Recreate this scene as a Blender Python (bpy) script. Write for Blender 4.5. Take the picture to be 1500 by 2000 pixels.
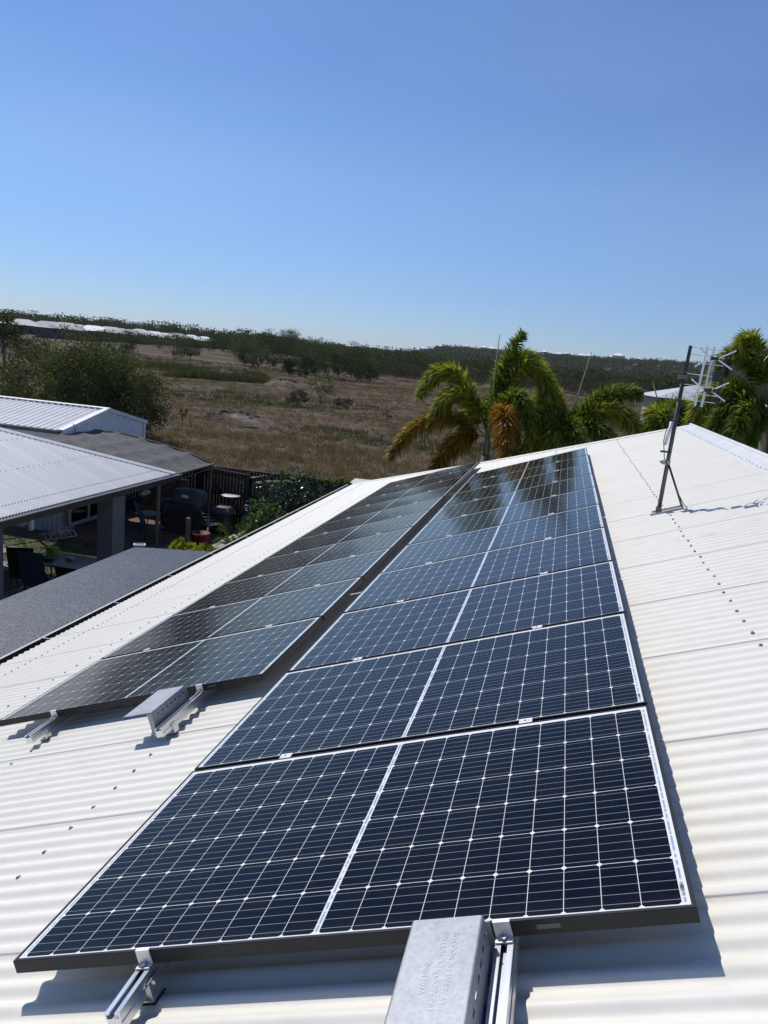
import bpy, math, random
import numpy as np
from mathutils import Vector, Matrix
for o in list(bpy.data.objects): bpy.data.objects.remove(o)
S = bpy.context.scene
COL = S.collection
R_ = math.radians
rnd = random.Random(7)

# ------------------------------------------------------------ camera
CAM = np.array([1.1954, -1.5152, 1.6023])
RW = np.array([[0.9701, 0.2265, 0.0873], [0.1276, -0.1698, -0.9772], [-0.2066, 0.9591, -0.1937]])
FPX = 1525.76
cd = bpy.data.cameras.new('camera'); cam = bpy.data.objects.new('camera', cd); COL.objects.link(cam)
cd.sensor_fit = 'VERTICAL'; cd.sensor_height = 36.0; cd.lens = FPX / 2000 * 36.0
cd.clip_start = 0.05; cd.clip_end = 20000
Rm = Matrix([list(RW[0]), list(-RW[1]), list(-RW[2])]).transposed()
cam.matrix_world = Matrix.Translation(CAM) @ Rm.to_4x4()
S.camera = cam

# ------------------------------------------------------------ sky, sun, exposure
SUN = Vector((-0.53, 0.42, 0.871)).normalized()
EL = math.asin(SUN.z); AZ = math.atan2(SUN.x, SUN.y)
W = bpy.data.worlds.new('World'); S.world = W; W.use_nodes = True
nt = W.node_tree; bg = nt.nodes['Background']
sky = nt.nodes.new('ShaderNodeTexSky'); sky.sky_type = 'NISHITA'; sky.sun_disc = False
sky.sun_elevation = EL; sky.sun_rotation = AZ
sky.altitude = 0; sky.air_density = 0.9; sky.dust_density = 0.0; sky.ozone_density = 6
# slightly deeper blue overall, and a darker tint put into the sky colour low on the horizon
tc = nt.nodes.new('ShaderNodeTexCoord'); sx = nt.nodes.new('ShaderNodeSeparateXYZ'); nt.links.new(tc.outputs['Generated'], sx.inputs[0])
rp_ = nt.nodes.new('ShaderNodeValToRGB'); nt.links.new(sx.outputs[2], rp_.inputs[0]); E_ = rp_.color_ramp.elements
for p_, c_ in ((0.0, (.56, .60, .77)), (.07, (.68, .70, .82)), (.20, (1.0, .93, .94)), (.45, (1.03, .99, 1.05))):
    e_ = E_[0] if p_ == 0 else (E_[len(E_) - 1] if p_ == .45 else E_.new(p_)); e_.position = p_; e_.color = (*c_, 1)
mu = nt.nodes.new('ShaderNodeMix'); mu.data_type = 'RGBA'; mu.blend_type = 'MULTIPLY'; mu.inputs[0].default_value = 1
nt.links.new(sky.outputs[0], mu.inputs[6]); nt.links.new(rp_.outputs[0], mu.inputs[7])
ga = nt.nodes.new('ShaderNodeGamma'); ga.inputs[1].default_value = 1.12; nt.links.new(mu.outputs[2], ga.inputs[0])
# barely visible high veil of cirrus haze
mp_ = nt.nodes.new('ShaderNodeMapping'); mp_.inputs['Scale'].default_value = (1.2, 1.2, 5.0); mp_.inputs['Rotation'].default_value = (.35, .25, 0); nt.links.new(tc.outputs['Generated'], mp_.inputs[0])
cn = nt.nodes.new('ShaderNodeTexNoise'); cn.inputs['Scale'].default_value = 1.6; cn.inputs['Detail'].default_value = 5; nt.links.new(mp_.outputs[0], cn.inputs['Vector'])
cr = nt.nodes.new('ShaderNodeMapRange'); cr.inputs[1].default_value = .42; cr.inputs[2].default_value = .72; cr.inputs[4].default_value = .07; nt.links.new(cn.outputs['Fac'], cr.inputs[0])
cm = nt.nodes.new('ShaderNodeMix'); cm.data_type = 'RGBA'; nt.links.new(cr.outputs[0], cm.inputs[0]); nt.links.new(ga.outputs[0], cm.inputs[6]); cm.inputs[7].default_value = (5.6, 7.4, 9.0, 1)
nt.links.new(cm.outputs[2], bg.inputs[0]); bg.inputs[1].default_value = 0.105
ld = bpy.data.lights.new('sun', 'SUN'); ld.energy = 4.2; ld.angle = R_(0.53); ld.color = (1.0, 0.965, 0.91)
sun = bpy.data.objects.new('sun', ld); COL.objects.link(sun)
sun.rotation_euler = SUN.to_track_quat('Z', 'Y').to_euler()
S.view_settings.view_transform = 'Standard'; S.view_settings.look = 'None'
S.view_settings.exposure = -0.15; S.view_settings.gamma = 1
S.render.engine = 'CYCLES'
S.cycles.max_bounces = 6; S.cycles.diffuse_bounces = 3; S.cycles.glossy_bounces = 3
S.cycles.transparent_max_bounces = 6; S.cycles.caustics_reflective = False; S.cycles.caustics_refractive = False

# ------------------------------------------------------------ helpers
TH = R_(20); ct, st = math.cos(TH), math.sin(TH)
MP = np.array([[ct, 0, -st], [0, 1, 0], [st, 0, ct]])          # roof plane (u up the slope, v along, n out) -> world
ROOFROT = (0, -TH, 0)
GZ = -3.9
HAZE = .00006

def at(px, py, Y):                                             # a sight direction carried out to a plane y = Y
    d = RW.T @ np.array([(px - 750) / FPX, (py - 1000) / FPX, 1.0])
    return CAM + d * (Y - CAM[1]) / d[1]
def ad(px, py, D):                                             # the same, to a horizontal distance D
    d = RW.T @ np.array([(px - 750) / FPX, (py - 1000) / FPX, 1.0])
    return CAM + d * D / math.hypot(d[0], d[1])
def rp(u, v, n): return MP @ np.array([u, v, n])

def tag(o, label=None, cat=None, group=None, kind=None):
    if label: o['label'] = label
    if cat: o['category'] = cat
    if group: o['group'] = group
    if kind: o['kind'] = kind
    return o
def thing(name, loc, label, cat, group=None, rot=(0, 0, 0)):
    o = bpy.data.objects.new(name, None); o.empty_display_size = 0.2
    COL.objects.link(o); o.location = loc; o.rotation_euler = rot
    return tag(o, label, cat, group)

def setmats(me, m):
    for k in (m if isinstance(m, (list, tuple)) else [m]): me.materials.append(k)

class MB:
    """collects shapes into one mesh"""
    def __init__(s): s.v = []; s.f = []; s.mi = []
    def add(s, vs, fs, mi=0):
        b = len(s.v); s.v += [tuple(map(float, q)) for q in vs]
        s.f += [tuple(b + i for i in f) for f in fs]; s.mi += [mi] * len(fs); return s
    def box(s, lo, hi, mi=0, rot=None, c=None):
        x0, y0, z0 = lo; x1, y1, z1 = hi
        vs = [(x0, y0, z0), (x1, y0, z0), (x1, y1, z0), (x0, y1, z0), (x0, y0, z1), (x1, y0, z1), (x1, y1, z1), (x0, y1, z1)]
        if rot is not None: vs = [tuple(rot @ Vector(q) + Vector(c or (0, 0, 0))) for q in vs]
        return s.add(vs, [(0, 3, 2, 1), (4, 5, 6, 7), (0, 1, 5, 4), (1, 2, 6, 5), (2, 3, 7, 6), (3, 0, 4, 7)], mi)
    def cbox(s, lo, hi, b=0.004, mi=0):
        x0, y0, z0 = lo; x1, y1, z1 = hi; vs = []
        for (z, i) in ((z0, b), (z0 + b, 0), (z1 - b, 0), (z1, b)):
            X0, X1, Y0, Y1 = x0 + i, x1 - i, y0 + i, y1 - i
            vs += [(X0 + b, Y0, z), (X1 - b, Y0, z), (X1, Y0 + b, z), (X1, Y1 - b, z), (X1 - b, Y1, z), (X0 + b, Y1, z), (X0, Y1 - b, z), (X0, Y0 + b, z)]
        fs = [tuple(range(7, -1, -1)), tuple(range(24, 32))]
        for r in range(3):
            for k in range(8): fs.append((r * 8 + k, r * 8 + (k + 1) % 8, r * 8 + 8 + (k + 1) % 8, r * 8 + 8 + k))
        return s.add(vs, fs, mi)
    def tube(s, pts, r, seg=8, mi=0, cap=True):
        pts = [Vector(p) for p in pts]; n = len(pts)
        rs = r if isinstance(r, (list, tuple)) else [r] * n
        b = len(s.v); up = None
        for i, p in enumerate(pts):
            d = (pts[min(i + 1, n - 1)] - pts[max(i - 1, 0)]).normalized()
            if up is None:
                up = Vector((0, 0, 1)) if abs(d.z) < .9 else Vector((1, 0, 0))
            a = d.cross(up)
            if a.length < 1e-5: a = d.cross(Vector((0, 1, 0)))
            a.normalize(); c = d.cross(a); up = c.cross(d) if False else up
            for k in range(seg):
                t = 2 * math.pi * k / seg
                s.v.append(tuple(p + (a * math.cos(t) + c * math.sin(t)) * rs[i]))
        for i in range(n - 1):
            for k in range(seg):
                k2 = (k + 1) % seg
                s.f.append((b + i * seg + k, b + i * seg + k2, b + (i + 1) * seg + k2, b + (i + 1) * seg + k)); s.mi.append(mi)
        if cap:
            s.f.append(tuple(b + k for k in range(seg - 1, -1, -1))); s.f.append(tuple(b + (n - 1) * seg + k for k in range(seg))); s.mi += [mi, mi]
        return s
    def lathe(s, prof, c=(0, 0, 0), seg=20, mi=0, cap=True):
        b = len(s.v)
        for r, z in prof:
            for k in range(seg):
                t = 2 * math.pi * k / seg; s.v.append((c[0] + r * math.cos(t), c[1] + r * math.sin(t), c[2] + z))
        for i in range(len(prof) - 1):
            for k in range(seg):
                k2 = (k + 1) % seg
                s.f.append((b + i * seg + k, b + i * seg + k2, b + (i + 1) * seg + k2, b + (i + 1) * seg + k)); s.mi.append(mi)
        if cap:
            s.f.append(tuple(b + k for k in range(seg - 1, -1, -1))); s.f.append(tuple(b + (len(prof) - 1) * seg + k for k in range(seg))); s.mi += [mi, mi]
        return s
    def extr(s, prof, a, b_, mi=0, axis=1, closed=True):
        """extrude a 2D profile (x,z) along y from a to b_"""
        n = len(prof); B = len(s.v)
        for y in (a, b_):
            for (x, z) in prof: s.v.append((x, y, z) if axis == 1 else (y, x, z))
        m = n if closed else n - 1
        for k in range(m):
            k2 = (k + 1) % n; s.f.append((B + k, B + k2, B + n + k2, B + n + k)); s.mi.append(mi)
        if closed:
            s.f.append(tuple(B + k for k in range(n - 1, -1, -1))); s.f.append(tuple(B + n + k for k in range(n))); s.mi += [mi, mi]
        return s
    def build(s, name, m, parent=None, smooth=False, loc=None):
        me = bpy.data.meshes.new(name); off = (0, 0, 0)
        me.from_pydata(s.v, [], s.f); setmats(me, m)
        if any(s.mi): me.polygons.foreach_set('material_index', s.mi)
        if smooth: me.polygons.foreach_set('use_smooth', [True] * len(s.f))
        me.update()
        o = bpy.data.objects.new(name, me); COL.objects.link(o)
        if parent is not None: o.parent = parent
        if loc is not None: o.location = loc
        return o
    def local(s, root):                                        # world coordinates -> coordinates of an unrotated root
        L = root.location; s.v = [(x - L.x, y - L.y, z - L.z) for x, y, z in s.v]; return s

def npmesh(name, V, F, m, parent=None, smooth=False, loc=None):
    """V (n,3), F (m,k) arrays of one face size"""
    V = np.asarray(V, np.float32); F = np.asarray(F, np.int32); k = F.shape[1]
    me = bpy.data.meshes.new(name)
    me.vertices.add(len(V)); me.vertices.foreach_set('co', V.ravel())
    me.loops.add(F.size); me.loops.foreach_set('vertex_index', F.ravel())
    me.polygons.add(len(F)); me.polygons.foreach_set('loop_start', np.arange(0, F.size, k, dtype=np.int32))
    me.polygons.foreach_set('loop_total', np.full(len(F), k, np.int32))
    if smooth: me.polygons.foreach_set('use_smooth', np.ones(len(F), bool))
    me.update(calc_edges=True); setmats(me, m)
    o = bpy.data.objects.new(name, me); COL.objects.link(o)
    if parent is not None: o.parent = parent
    if loc is not None: o.location = loc
    return o

# ------------------------------------------------------------ materials
class N:
    def __init__(s, name):
        s.m = bpy.data.materials.new(name); s.m.use_nodes = True; s.t = s.m.node_tree
        s.p = s.t.nodes['Principled BSDF']; s.tc = None
    def n(s, ty, **kw):
        o = s.t.nodes.new(ty)
        for k, v in kw.items(): setattr(o, k, v)
        return o
    def L(s, a, b): s.t.links.new(a, b)
    def co(s, which='Object'):
        if s.tc is None: s.tc = s.n('ShaderNodeTexCoord')
        return s.tc.outputs[which]
    def M(s, op, a, b=None, c=None, clamp=False):
        o = s.n('ShaderNodeMath', operation=op, use_clamp=clamp)
        for i, q in enumerate((a, b, c)):
            if q is None: continue
            if isinstance(q, (int, float)): o.inputs[i].default_value = q
            else: s.L(q, o.inputs[i])
        return o.outputs[0]
    def noise(s, scale, detail=4, rough=.55, vec=None, stretch=None):
        o = s.n('ShaderNodeTexNoise'); o.inputs['Scale'].default_value = scale
        o.inputs['Detail'].default_value = detail; o.inputs['Roughness'].default_value = rough
        v = vec if vec is not None else s.co()
        if stretch:
            mp = s.n('ShaderNodeMapping'); mp.inputs['Scale'].default_value = stretch; s.L(v, mp.inputs[0]); v = mp.outputs[0]
        s.L(v, o.inputs['Vector']); return o.outputs['Fac']
    def ramp(s, fac, stops):
        o = s.n('ShaderNodeValToRGB'); e = o.color_ramp.elements
        while len(e) < len(stops): e.new(0.5)
        for i, (p, c) in enumerate(stops): e[i].position = p; e[i].color = (*c, 1)
        s.L(fac, o.inputs[0]); return o.outputs[0]
    def mix(s, fac, a, b, mode='MIX'):
        o = s.n('ShaderNodeMix', data_type='RGBA', blend_type=mode)
        for i, q in ((0, fac), (6, a), (7, b)):
            if isinstance(q, (int, float)): o.inputs[i].default_value = q
            elif isinstance(q, tuple): o.inputs[i].default_value = (*q, 1)
            else: s.L(q, o.inputs[i])
        return o.outputs[2]
    def bump(s, h, dist=.002, strength=.5):
        o = s.n('ShaderNodeBump'); o.inputs['Strength'].default_value = strength; o.inputs['Distance'].default_value = dist
        s.L(h, o.inputs['Height']); s.L(o.outputs[0], s.p.inputs['Normal'])
    def set(s, **kw):
        for k, v in kw.items():
            i = s.p.inputs[k.replace('_', ' ')]
            if isinstance(v, (int, float)): i.default_value = v
            elif isinstance(v, tuple): i.default_value = (*v, 1) if len(v) == 3 else v
            else: s.L(v, i)
        return s

def mat(name, c1, c2=None, scale=5, rough=.6, metal=0, bump=0, bscale=None, spec=.5, detail=4, stretch=None, lo=.35, hi=.65):
    q = N(name)
    if c2 is None: c2 = tuple(min(1, x * 1.18) for x in c1)
    f = q.noise(scale, detail, stretch=stretch)
    col = q.ramp(f, [(lo, c1), (hi, c2)])
    q.set(Base_Color=col, Roughness=rough, Metallic=metal)
    q.p.inputs['Specular IOR Level'].default_value = spec
    if bump: q.bump(q.noise(bscale or scale * 4, 3, stretch=stretch), bump, .6)
    return q.m

def leafmat(name, dark, light, scale=1.5, trans=.25, rough=.45, spec=.4, tb=1.0):
    q = N(name)
    f = q.noise(scale, 5, .7)
    g = q.n('ShaderNodeNewGeometry')
    f2 = q.M('ADD', q.M('MULTIPLY', f, .55), q.M('MULTIPLY', g.outputs['Random Per Island'], .45))
    col = q.ramp(f2, [(.28, dark), (.72, light)])
    q.set(Base_Color=col, Roughness=rough); q.p.inputs['Specular IOR Level'].default_value = spec
    trans = trans * 1.3
    tr = q.n('ShaderNodeBsdfTranslucent'); q.L(q.mix(1.0, col, (tb, tb, .45 * tb), 'MULTIPLY'), tr.inputs[0])
    mx = q.n('ShaderNodeMixShader'); mx.inputs[0].default_value = trans
    q.L(q.p.outputs[0], mx.inputs[1]); q.L(tr.outputs[0], mx.inputs[2])
    q.L(mx.outputs[0], q.t.nodes['Material Output'].inputs[0])
    return q.m

def roof_mat():
    q = N('cream_roof_steel')
    f = q.noise(1.3, 5); f2 = q.noise(14, 5, .65, stretch=(.25, 1, 1)); f3 = q.noise(90, 3, .7)
    base = q.ramp(f, [(.3, (.745, .715, .635)), (.7, (.775, .745, .665))])
    dirt = q.ramp(f2, [(.50, (1, 1, 1)), (.78, (.92, .90, .86))])
    col = q.mix(1.0, base, dirt, 'MULTIPLY')
    spk = q.ramp(f3, [(.70, (1, 1, 1)), (.78, (.86, .82, .76))])
    col = q.mix(.6, col, q.mix(1.0, col, spk, 'MULTIPLY'))
    # muddy boot smudges, each with its own outline
    for (u, v, r, k) in ((.02, -.18, .055, .45), (-.05, -.12, .035, .35), (1.95, .9, .03, .2), (-.6, 1.9, .05, .12), (2.3, 3.7, .06, .14), (-.85, 2.6, .07, .12)):
        vs = q.n('ShaderNodeVectorMath', operation='DISTANCE'); q.L(q.co(), vs.inputs[0])
        w = rp(u, v, -.115) - np.array([0, 0, GZ]); vs.inputs[1].default_value = tuple(w)
        d = q.M('ADD', q.M('DIVIDE', vs.outputs['Value'], r), q.M('MULTIPLY', q.M('SUBTRACT', q.noise(28, 4, .7), .5), 2.2))
        fac = q.M('MULTIPLY', q.M('SUBTRACT', 1.25, d, clamp=True), k, clamp=True)
        col = q.mix(fac, col, (.20, .16, .12))
    q.set(Base_Color=col, Roughness=q.M('ADD', q.M('MULTIPLY', f2, .2), .42)); q.p.inputs['Specular IOR Level'].default_value = .35
    return q.m

def panel_mat():
    q = N('solar_cells')
    xyz = q.n('ShaderNodeSeparateXYZ'); q.L(q.co(), xyz.inputs[0]); x, y = xyz.outputs[0], xyz.outputs[1]
    M = q.M
    def lt(a, b): return M('LESS_THAN', a, b)
    def AND(*a):
        r = a[0]
        for k in a[1:]: r = M('MULTIPLY', r, k)
        return r
    g0, p, cw, qv, cv, m0 = .0075, .0809, .0794, .1605, .1588, .0145
    a = M('ABSOLUTE', M('SUBTRACT', x, .842))
    aa = M('SUBTRACT', a, g0); fu = M('MODULO', aa, p)
    b = M('SUBTRACT', y, m0); fv = M('MODULO', b, qv)
    inu = AND(M('GREATER_THAN', aa, 0), lt(aa, 10 * p - .001), lt(fu, cw))
    inv = AND(M('GREATER_THAN', b, 0), lt(b, 6 * qv - .001), lt(fv, cv))
    du = M('MINIMUM', fu, M('ABSOLUTE', M('SUBTRACT', fu, cw)))
    dv = M('MINIMUM', fv, M('ABSOLUTE', M('SUBTRACT', fv, cv)))
    odd = lt(M('MODULO', M('ADD', aa, p), 2 * p), p)
    cham = M('GREATER_THAN', M('ADD', du, dv), .0064)
    cell = AND(inu, inv, cham)
    f5 = M('MODULO', fv, cv / 5); bus = lt(M('ABSOLUTE', M('SUBTRACT', f5, cv / 10)), .00045)
    bus = AND(bus, M('GREATER_THAN', b, 0), lt(b, 6 * qv), lt(a, g0 + 10 * p + .004))
    # cell tint, each cell a shade of its own
    ci = q.n('ShaderNodeCombineXYZ'); q.L(M('FLOOR', M('DIVIDE', M('ADD', x, .03), p)), ci.inputs[0]); q.L(M('FLOOR', M('DIVIDE', b, qv)), ci.inputs[1])
    wn = q.n('ShaderNodeTexWhiteNoise'); q.L(ci.outputs[0], wn.inputs[0])
    oi = q.n('ShaderNodeObjectInfo')
    tint = M('ADD', M('MULTIPLY', wn.outputs[0], .5), M('MULTIPLY', oi.outputs['Random'], .5))
    cc = q.ramp(tint, [(0, (.0016, .0020, .0050)), (1, (.0034, .0040, .0090))])
    back = q.mix(cell, (.76, .755, .71), cc)
    col = q.mix(bus, back, (.46, .46, .43))
    # ribbon strips: middle gap and both short edges
    rib = M('ADD', lt(a, .0032), AND(M('GREATER_THAN', a, g0 + 10 * p + .0035), lt(a, g0 + 10 * p + .0085)), clamp=True)
    rib = AND(rib, M('GREATER_THAN', b, .005), lt(b, 6 * qv - .005))
    dash = q.noise(60, 1, .5, stretch=(.01, 1, 1)); br = M('GREATER_THAN', dash, .55)
    rc = q.mix(br, (.30, .37, .50), (.62, .66, .70))  # silver ribbon's reflections painted in as bluish and pale dashes
    col = q.mix(rib, col, rc)
    # bar code sticker on the white margin
    bx = M('SUBTRACT', x, 1.6595)
    st_ = AND(M('GREATER_THAN', bx, 0), lt(bx, .0085), M('GREATER_THAN', y, .042), lt(y, .085))
    bars = M('GREATER_THAN', q.noise(900, 0, .5, stretch=(.001, 1, .001)), .5)
    col = q.mix(AND(st_, bars), col, (.08, .07, .05))
    # light dust film
    dust = q.noise(3.0, 5, .65)
    col = q.mix(M('MULTIPLY', q.M('SUBTRACT', dust, .42, clamp=True), .035), col, (.35, .33, .30))
    edge = M('SUBTRACT', 1, M('DIVIDE', M('SUBTRACT', y, .008), .06), clamp=True)     # grime caught above the lower frame lip
    col = q.mix(M('MULTIPLY', M('MULTIPLY', edge, q.noise(25, 4, .7)), .05), col, (.30, .27, .22))
    spots = M('MULTIPLY', M('GREATER_THAN', q.noise(55, 2, .5), .80), .06)
    col = q.mix(spots, col, (.42, .40, .36))
    rough = M('ADD', .080, M('MULTIPLY', q.noise(9, 4, .6), .05))
    q.set(Base_Color=col, Roughness=rough, IOR=1.25)
    q.bump(q.noise(5, 2, .5), .0012, .12)
    return q.m

def metal(name, c, rough=.35, scale=30, stretch=None, bump=0):
    q = N(name); f = q.noise(scale, 5, .65, stretch=stretch)
    q.set(Base_Color=q.ramp(f, [(.3, tuple(x * .82 for x in c)), (.7, c)]), Metallic=.92, Roughness=q.M('ADD', rough - .08, q.M('MULTIPLY', f, .18)))
    if bump: q.bump(f, bump, .4)
    return q.m

def galv():
    q = N('galvanised_sheet')
    vo = q.n('ShaderNodeTexVoronoi'); vo.inputs['Scale'].default_value = 120; q.L(q.co(), vo.inputs['Vector'])
    f = q.noise(12, 6, .7); f3 = q.noise(70, 4, .7)
    v = q.M('ADD', q.M('MULTIPLY', vo.outputs['Color'], .14), q.M('ADD', q.M('MULTIPLY', f, .52), q.M('MULTIPLY', f3, .34)))
    q.set(Base_Color=q.ramp(v, [(.32, (.26, .27, .29)), (.68, (.40, .415, .44))]), Metallic=.55, Roughness=q.M('ADD', .42, q.M('MULTIPLY', f, .2)))
    q.bump(f3, .0004, .3)
    return q.m

def patio_mat():
    q = N('glittering_dark_roof_sheet')
    vo = q.n('ShaderNodeTexVoronoi'); vo.inputs['Scale'].default_value = 75; q.L(q.co(), vo.inputs['Vector'])
    vo2 = q.n('ShaderNodeTexVoronoi'); vo2.inputs['Scale'].default_value = 33; q.L(q.co(), vo2.inputs['Vector'])
    f = q.noise(2.2, 6, .65); f2 = q.noise(45, 4, .8)
    base = q.ramp(q.M('ADD', q.M('MULTIPLY', f, .6), q.M('MULTIPLY', f2, .4)), [(.36, (.006, .007, .010)), (.64, (.034, .036, .044))])
    sep = q.n('ShaderNodeSeparateColor'); q.L(vo.outputs['Color'], sep.inputs[0])
    sep2 = q.n('ShaderNodeSeparateColor'); q.L(vo2.outputs['Color'], sep2.inputs[0])
    fl = q.M('MULTIPLY', q.M('POWER', sep.outputs[0], 4.0), q.M('LESS_THAN', vo.outputs['Distance'], .48))
    fl2 = q.M('MULTIPLY', q.M('GREATER_THAN', sep2.outputs[1], .90), q.M('LESS_THAN', vo2.outputs['Distance'], .16))
    k = q.M('MAXIMUM', fl, fl2)
    col = q.mix(q.M('MULTIPLY', k, .40), base, (.70, .68, .66))  # speckle of the coating, its glints painted into the colour as pale flecks
    q.set(Base_Color=col, Roughness=q.mix(k, (.40, .40, .40), (.25, .25, .25)))
    q.bump(q.M('ADD', f2, q.M('MULTIPLY', vo.outputs['Distance'], .6)), .005, .8)
    return q.m

def ground_mat():
    q = N('dry_paddock_ground')
    v = q.co()
    f1 = q.noise(.035, 6, .6, v, stretch=(.7, 1.6, 1)); f2 = q.noise(.35, 6, .65, v); f3 = q.noise(5, 4, .7, v); f4 = q.noise(.011, 3, .5, v)
    a = q.ramp(f2, [(.3, (.095, .068, .047)), (.5, (.135, .100, .072)), (.72, (.175, .135, .100))])
    g = q.ramp(f2, [(.3, (.055, .052, .027)), (.7, (.100, .092, .050))])
    col = q.mix(q.ramp(f1, [(.50, (0, 0, 0)), (.62, (1, 1, 1))]), a, g)
    pale = q.ramp(q.noise(.09, 4, .6, v, stretch=(.6, 1.5, 1)), [(.74, (0, 0, 0)), (.80, (1, 1, 1))])
    col = q.mix(q.M('MULTIPLY', pale, .75), col, (.34, .27, .20))
    col = q.mix(.5, col, q.mix(1.0, col, q.ramp(f3, [(.35, (.5, .5, .5)), (.65, (1.35, 1.3, 1.25))]), 'MULTIPLY'))
    q.set(Base_Color=col, Roughness=.95); q.p.inputs['Specular IOR Level'].default_value = .1
    q.bump(q.M('ADD', f3, f2), .15, .8)
    return q.m

def wood(name, c1, c2, s=(2, 2, .25), rough=.8, scale=12):
    return mat(name, c1, c2, scale, rough, bump=.002, stretch=s, spec=.2)

mRoof = roof_mat(); mPanel = panel_mat(); mGalv = galv(); mPatio = patio_mat(); mGround = ground_mat()
mCap = mat('white_ridge_steel', (.68, .67, .64), (.74, .73, .70), 3, .4)
mWhiteRoof = mat('white_roof_steel', (.67, .67, .665), (.74, .74, .735), 1.5, .45, stretch=(.3, 2, 1))
mFrame = metal('black_anodised_aluminium', (.013, .0145, .0165), .42, 60); mFrame.node_tree.nodes['Principled BSDF'].inputs['Metallic'].default_value = .1; mFrame.node_tree.nodes['Principled BSDF'].inputs['Specular IOR Level'].default_value = .35
mBack = mat('white_backsheet', (.7, .7, .7), None, 5, .6)
mClamp = metal('bright_clamp_aluminium', (.86, .86, .85), .45, 40); mClamp.node_tree.nodes['Principled BSDF'].inputs['Metallic'].default_value = .35
mAlu = metal('mill_aluminium', (.74, .75, .77), .30, 40, stretch=(1, .05, 1))
mSteel = metal('stainless_steel', (.62, .61, .59), .25)
mScrew = metal('zinc_screw', (.42, .42, .43), .4)
mRubber = mat('black_rubber', (.012, .012, .013), None, 20, .7)
mDark = mat('charcoal_gutter_steel', (.040, .043, .048), (.058, .061, .066), 4, .38)
mCream = mat('cream_trim', (.58, .54, .44), None, 8, .5)
mWall = mat('rendered_wall', (.36, .34, .30), (.42, .40, .36), 3, .9, bump=.002, bscale=60)
mPillar = mat('grey_render', (.17, .18, .20), (.21, .22, .24), 3, .9, bump=.002, bscale=60)
mCeil = mat('grey_soffit', (.25, .25, .25), None, 3, .8)
mClad = mat('pale_wall_cladding', (.40, .42, .43), (.48, .50, .50), 3, .6)
mGlass = N('dark_window_glass').set(Base_Color=(.012, .015, .018), Roughness=.06).m
mWhite = mat('white_powder_coat', (.72, .73, .74), None, 6, .4)
mPlastic = mat('white_plastic', (.72, .72, .70), None, 8, .35)
mBlack = mat('black_plastic', (.015, .015, .017), (.026, .026, .028), 12, .45)
mShade = mat('grey_shade_cloth', (.115, .112, .110), (.145, .141, .137), 6, .9, bump=.001, bscale=200, spec=.15)
mFence = wood('dark_stained_timber', (.018, .019, .022), (.040, .041, .046))
mPost = wood('weathered_post_timber', (.16, .125, .085), (.26, .21, .15))
mDeck = wood('red_brown_decking', (.12, .065, .045), (.22, .13, .095), (.3, 3, 1))
mCover = mat('black_vinyl_cover', (.014, .014, .015), (.026, .026, .027), 5, .5, bump=.01, bscale=7)
mGreyCover = mat('grey_hood_cover', (.055, .055, .056), (.085, .085, .085), 6, .6, bump=.01, bscale=14)
mBlueFab = mat('navy_sling_fabric', (.045, .065, .12), (.06, .085, .15), 40, .8)
mBlkFab = mat('black_mesh_fabric', (.020, .020, .022), (.035, .035, .038), 60, .8)
mRed = mat('faded_red_plastic', (.17, .022, .032), None, 6, .5)
mStone = mat('pale_stone_edging', (.34, .31, .27), (.48, .45, .40), 9, .9, bump=.01)
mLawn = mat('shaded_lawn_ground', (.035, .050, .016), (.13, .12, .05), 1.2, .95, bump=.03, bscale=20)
mPave = mat('concrete_pavers', (.22, .215, .20), (.30, .29, .27), 4, .9)
mTableGlass = mat('frosted_table_glass', (.26, .29, .25), (.33, .36, .31), 5, .18)
mGreenPot = mat('lime_green_plastic', (.30, .46, .03), None, 5, .45)
mSolarL = N('small_solar_cell').set(Base_Color=(.03, .05, .10), Roughness=.12).m
mBark = mat('grey_brown_bark', (.07, .055, .042), (.16, .13, .10), 6, .95, bump=.02, stretch=(1, 1, .3))
mPalmBark = mat('grey_palm_trunk', (.085, .075, .06), (.17, .15, .125), 5, .9, bump=.01, stretch=(.4, .4, 4))
mShaft = mat('green_crown_shaft', (.05, .07, .03), (.10, .12, .06), 4, .5)
mSpear = mat('unopened_palm_spear', (.16, .20, .07), (.26, .28, .13), 6, .55)
mRust = mat('rust_spotted_steel', (.16, .15, .145), (.23, .15, .11), 9, .55, metal=.4, lo=.5, hi=.8)
mPipe = metal('grey_mast_pipe', (.13, .13, .14), .5, 8)
mConc = mat('tan_concrete', (.30, .27, .22), None, 1, .9)
mDistRoof = mat('bright_metal_roof', (.50, .51, .52), (.53, .54, .55), .1, .6)
mDistRoofG = mat('pale_grey_metal_roof', (.25, .255, .265), (.28, .285, .29), .1, .7)
mDistRoofM = mat('mid_tone_metal_roof', (.36, .37, .385), (.39, .40, .41), .1, .7)
mHillWall = mat('white_house_wall', (.70, .70, .69), (.78, .78, .77), 1, .8)
mHillRoof = mat('white_hilltop_roof', (.76, .77, .78), (.82, .82, .83), .4, .6)
mDistWall = mat('brown_brick_wall', (.07, .06, .052), (.11, .10, .088), 1, .9)
mLeafTree = leafmat('olive_scrub_leaves', (.048, .060, .024), (.140, .155, .064), .6, .25, .7, .12)
mLeafDark = leafmat('dark_scrub_leaves', (.030, .042, .018), (.090, .108, .046), .5, .25, .8, .06)
mLeafFar = leafmat('far_bush_leaves', (.048, .060, .034), (.105, .120, .070), .03, .25, .9, .02)
mLeafGrey = leafmat('grey_brown_scrub_leaves', (.050, .044, .030), (.110, .098, .068), .2, .15, .9, .02)
mLeafBright = leafmat('bright_green_leaves', (.045, .085, .010), (.16, .24, .040), 3, .3)
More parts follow.
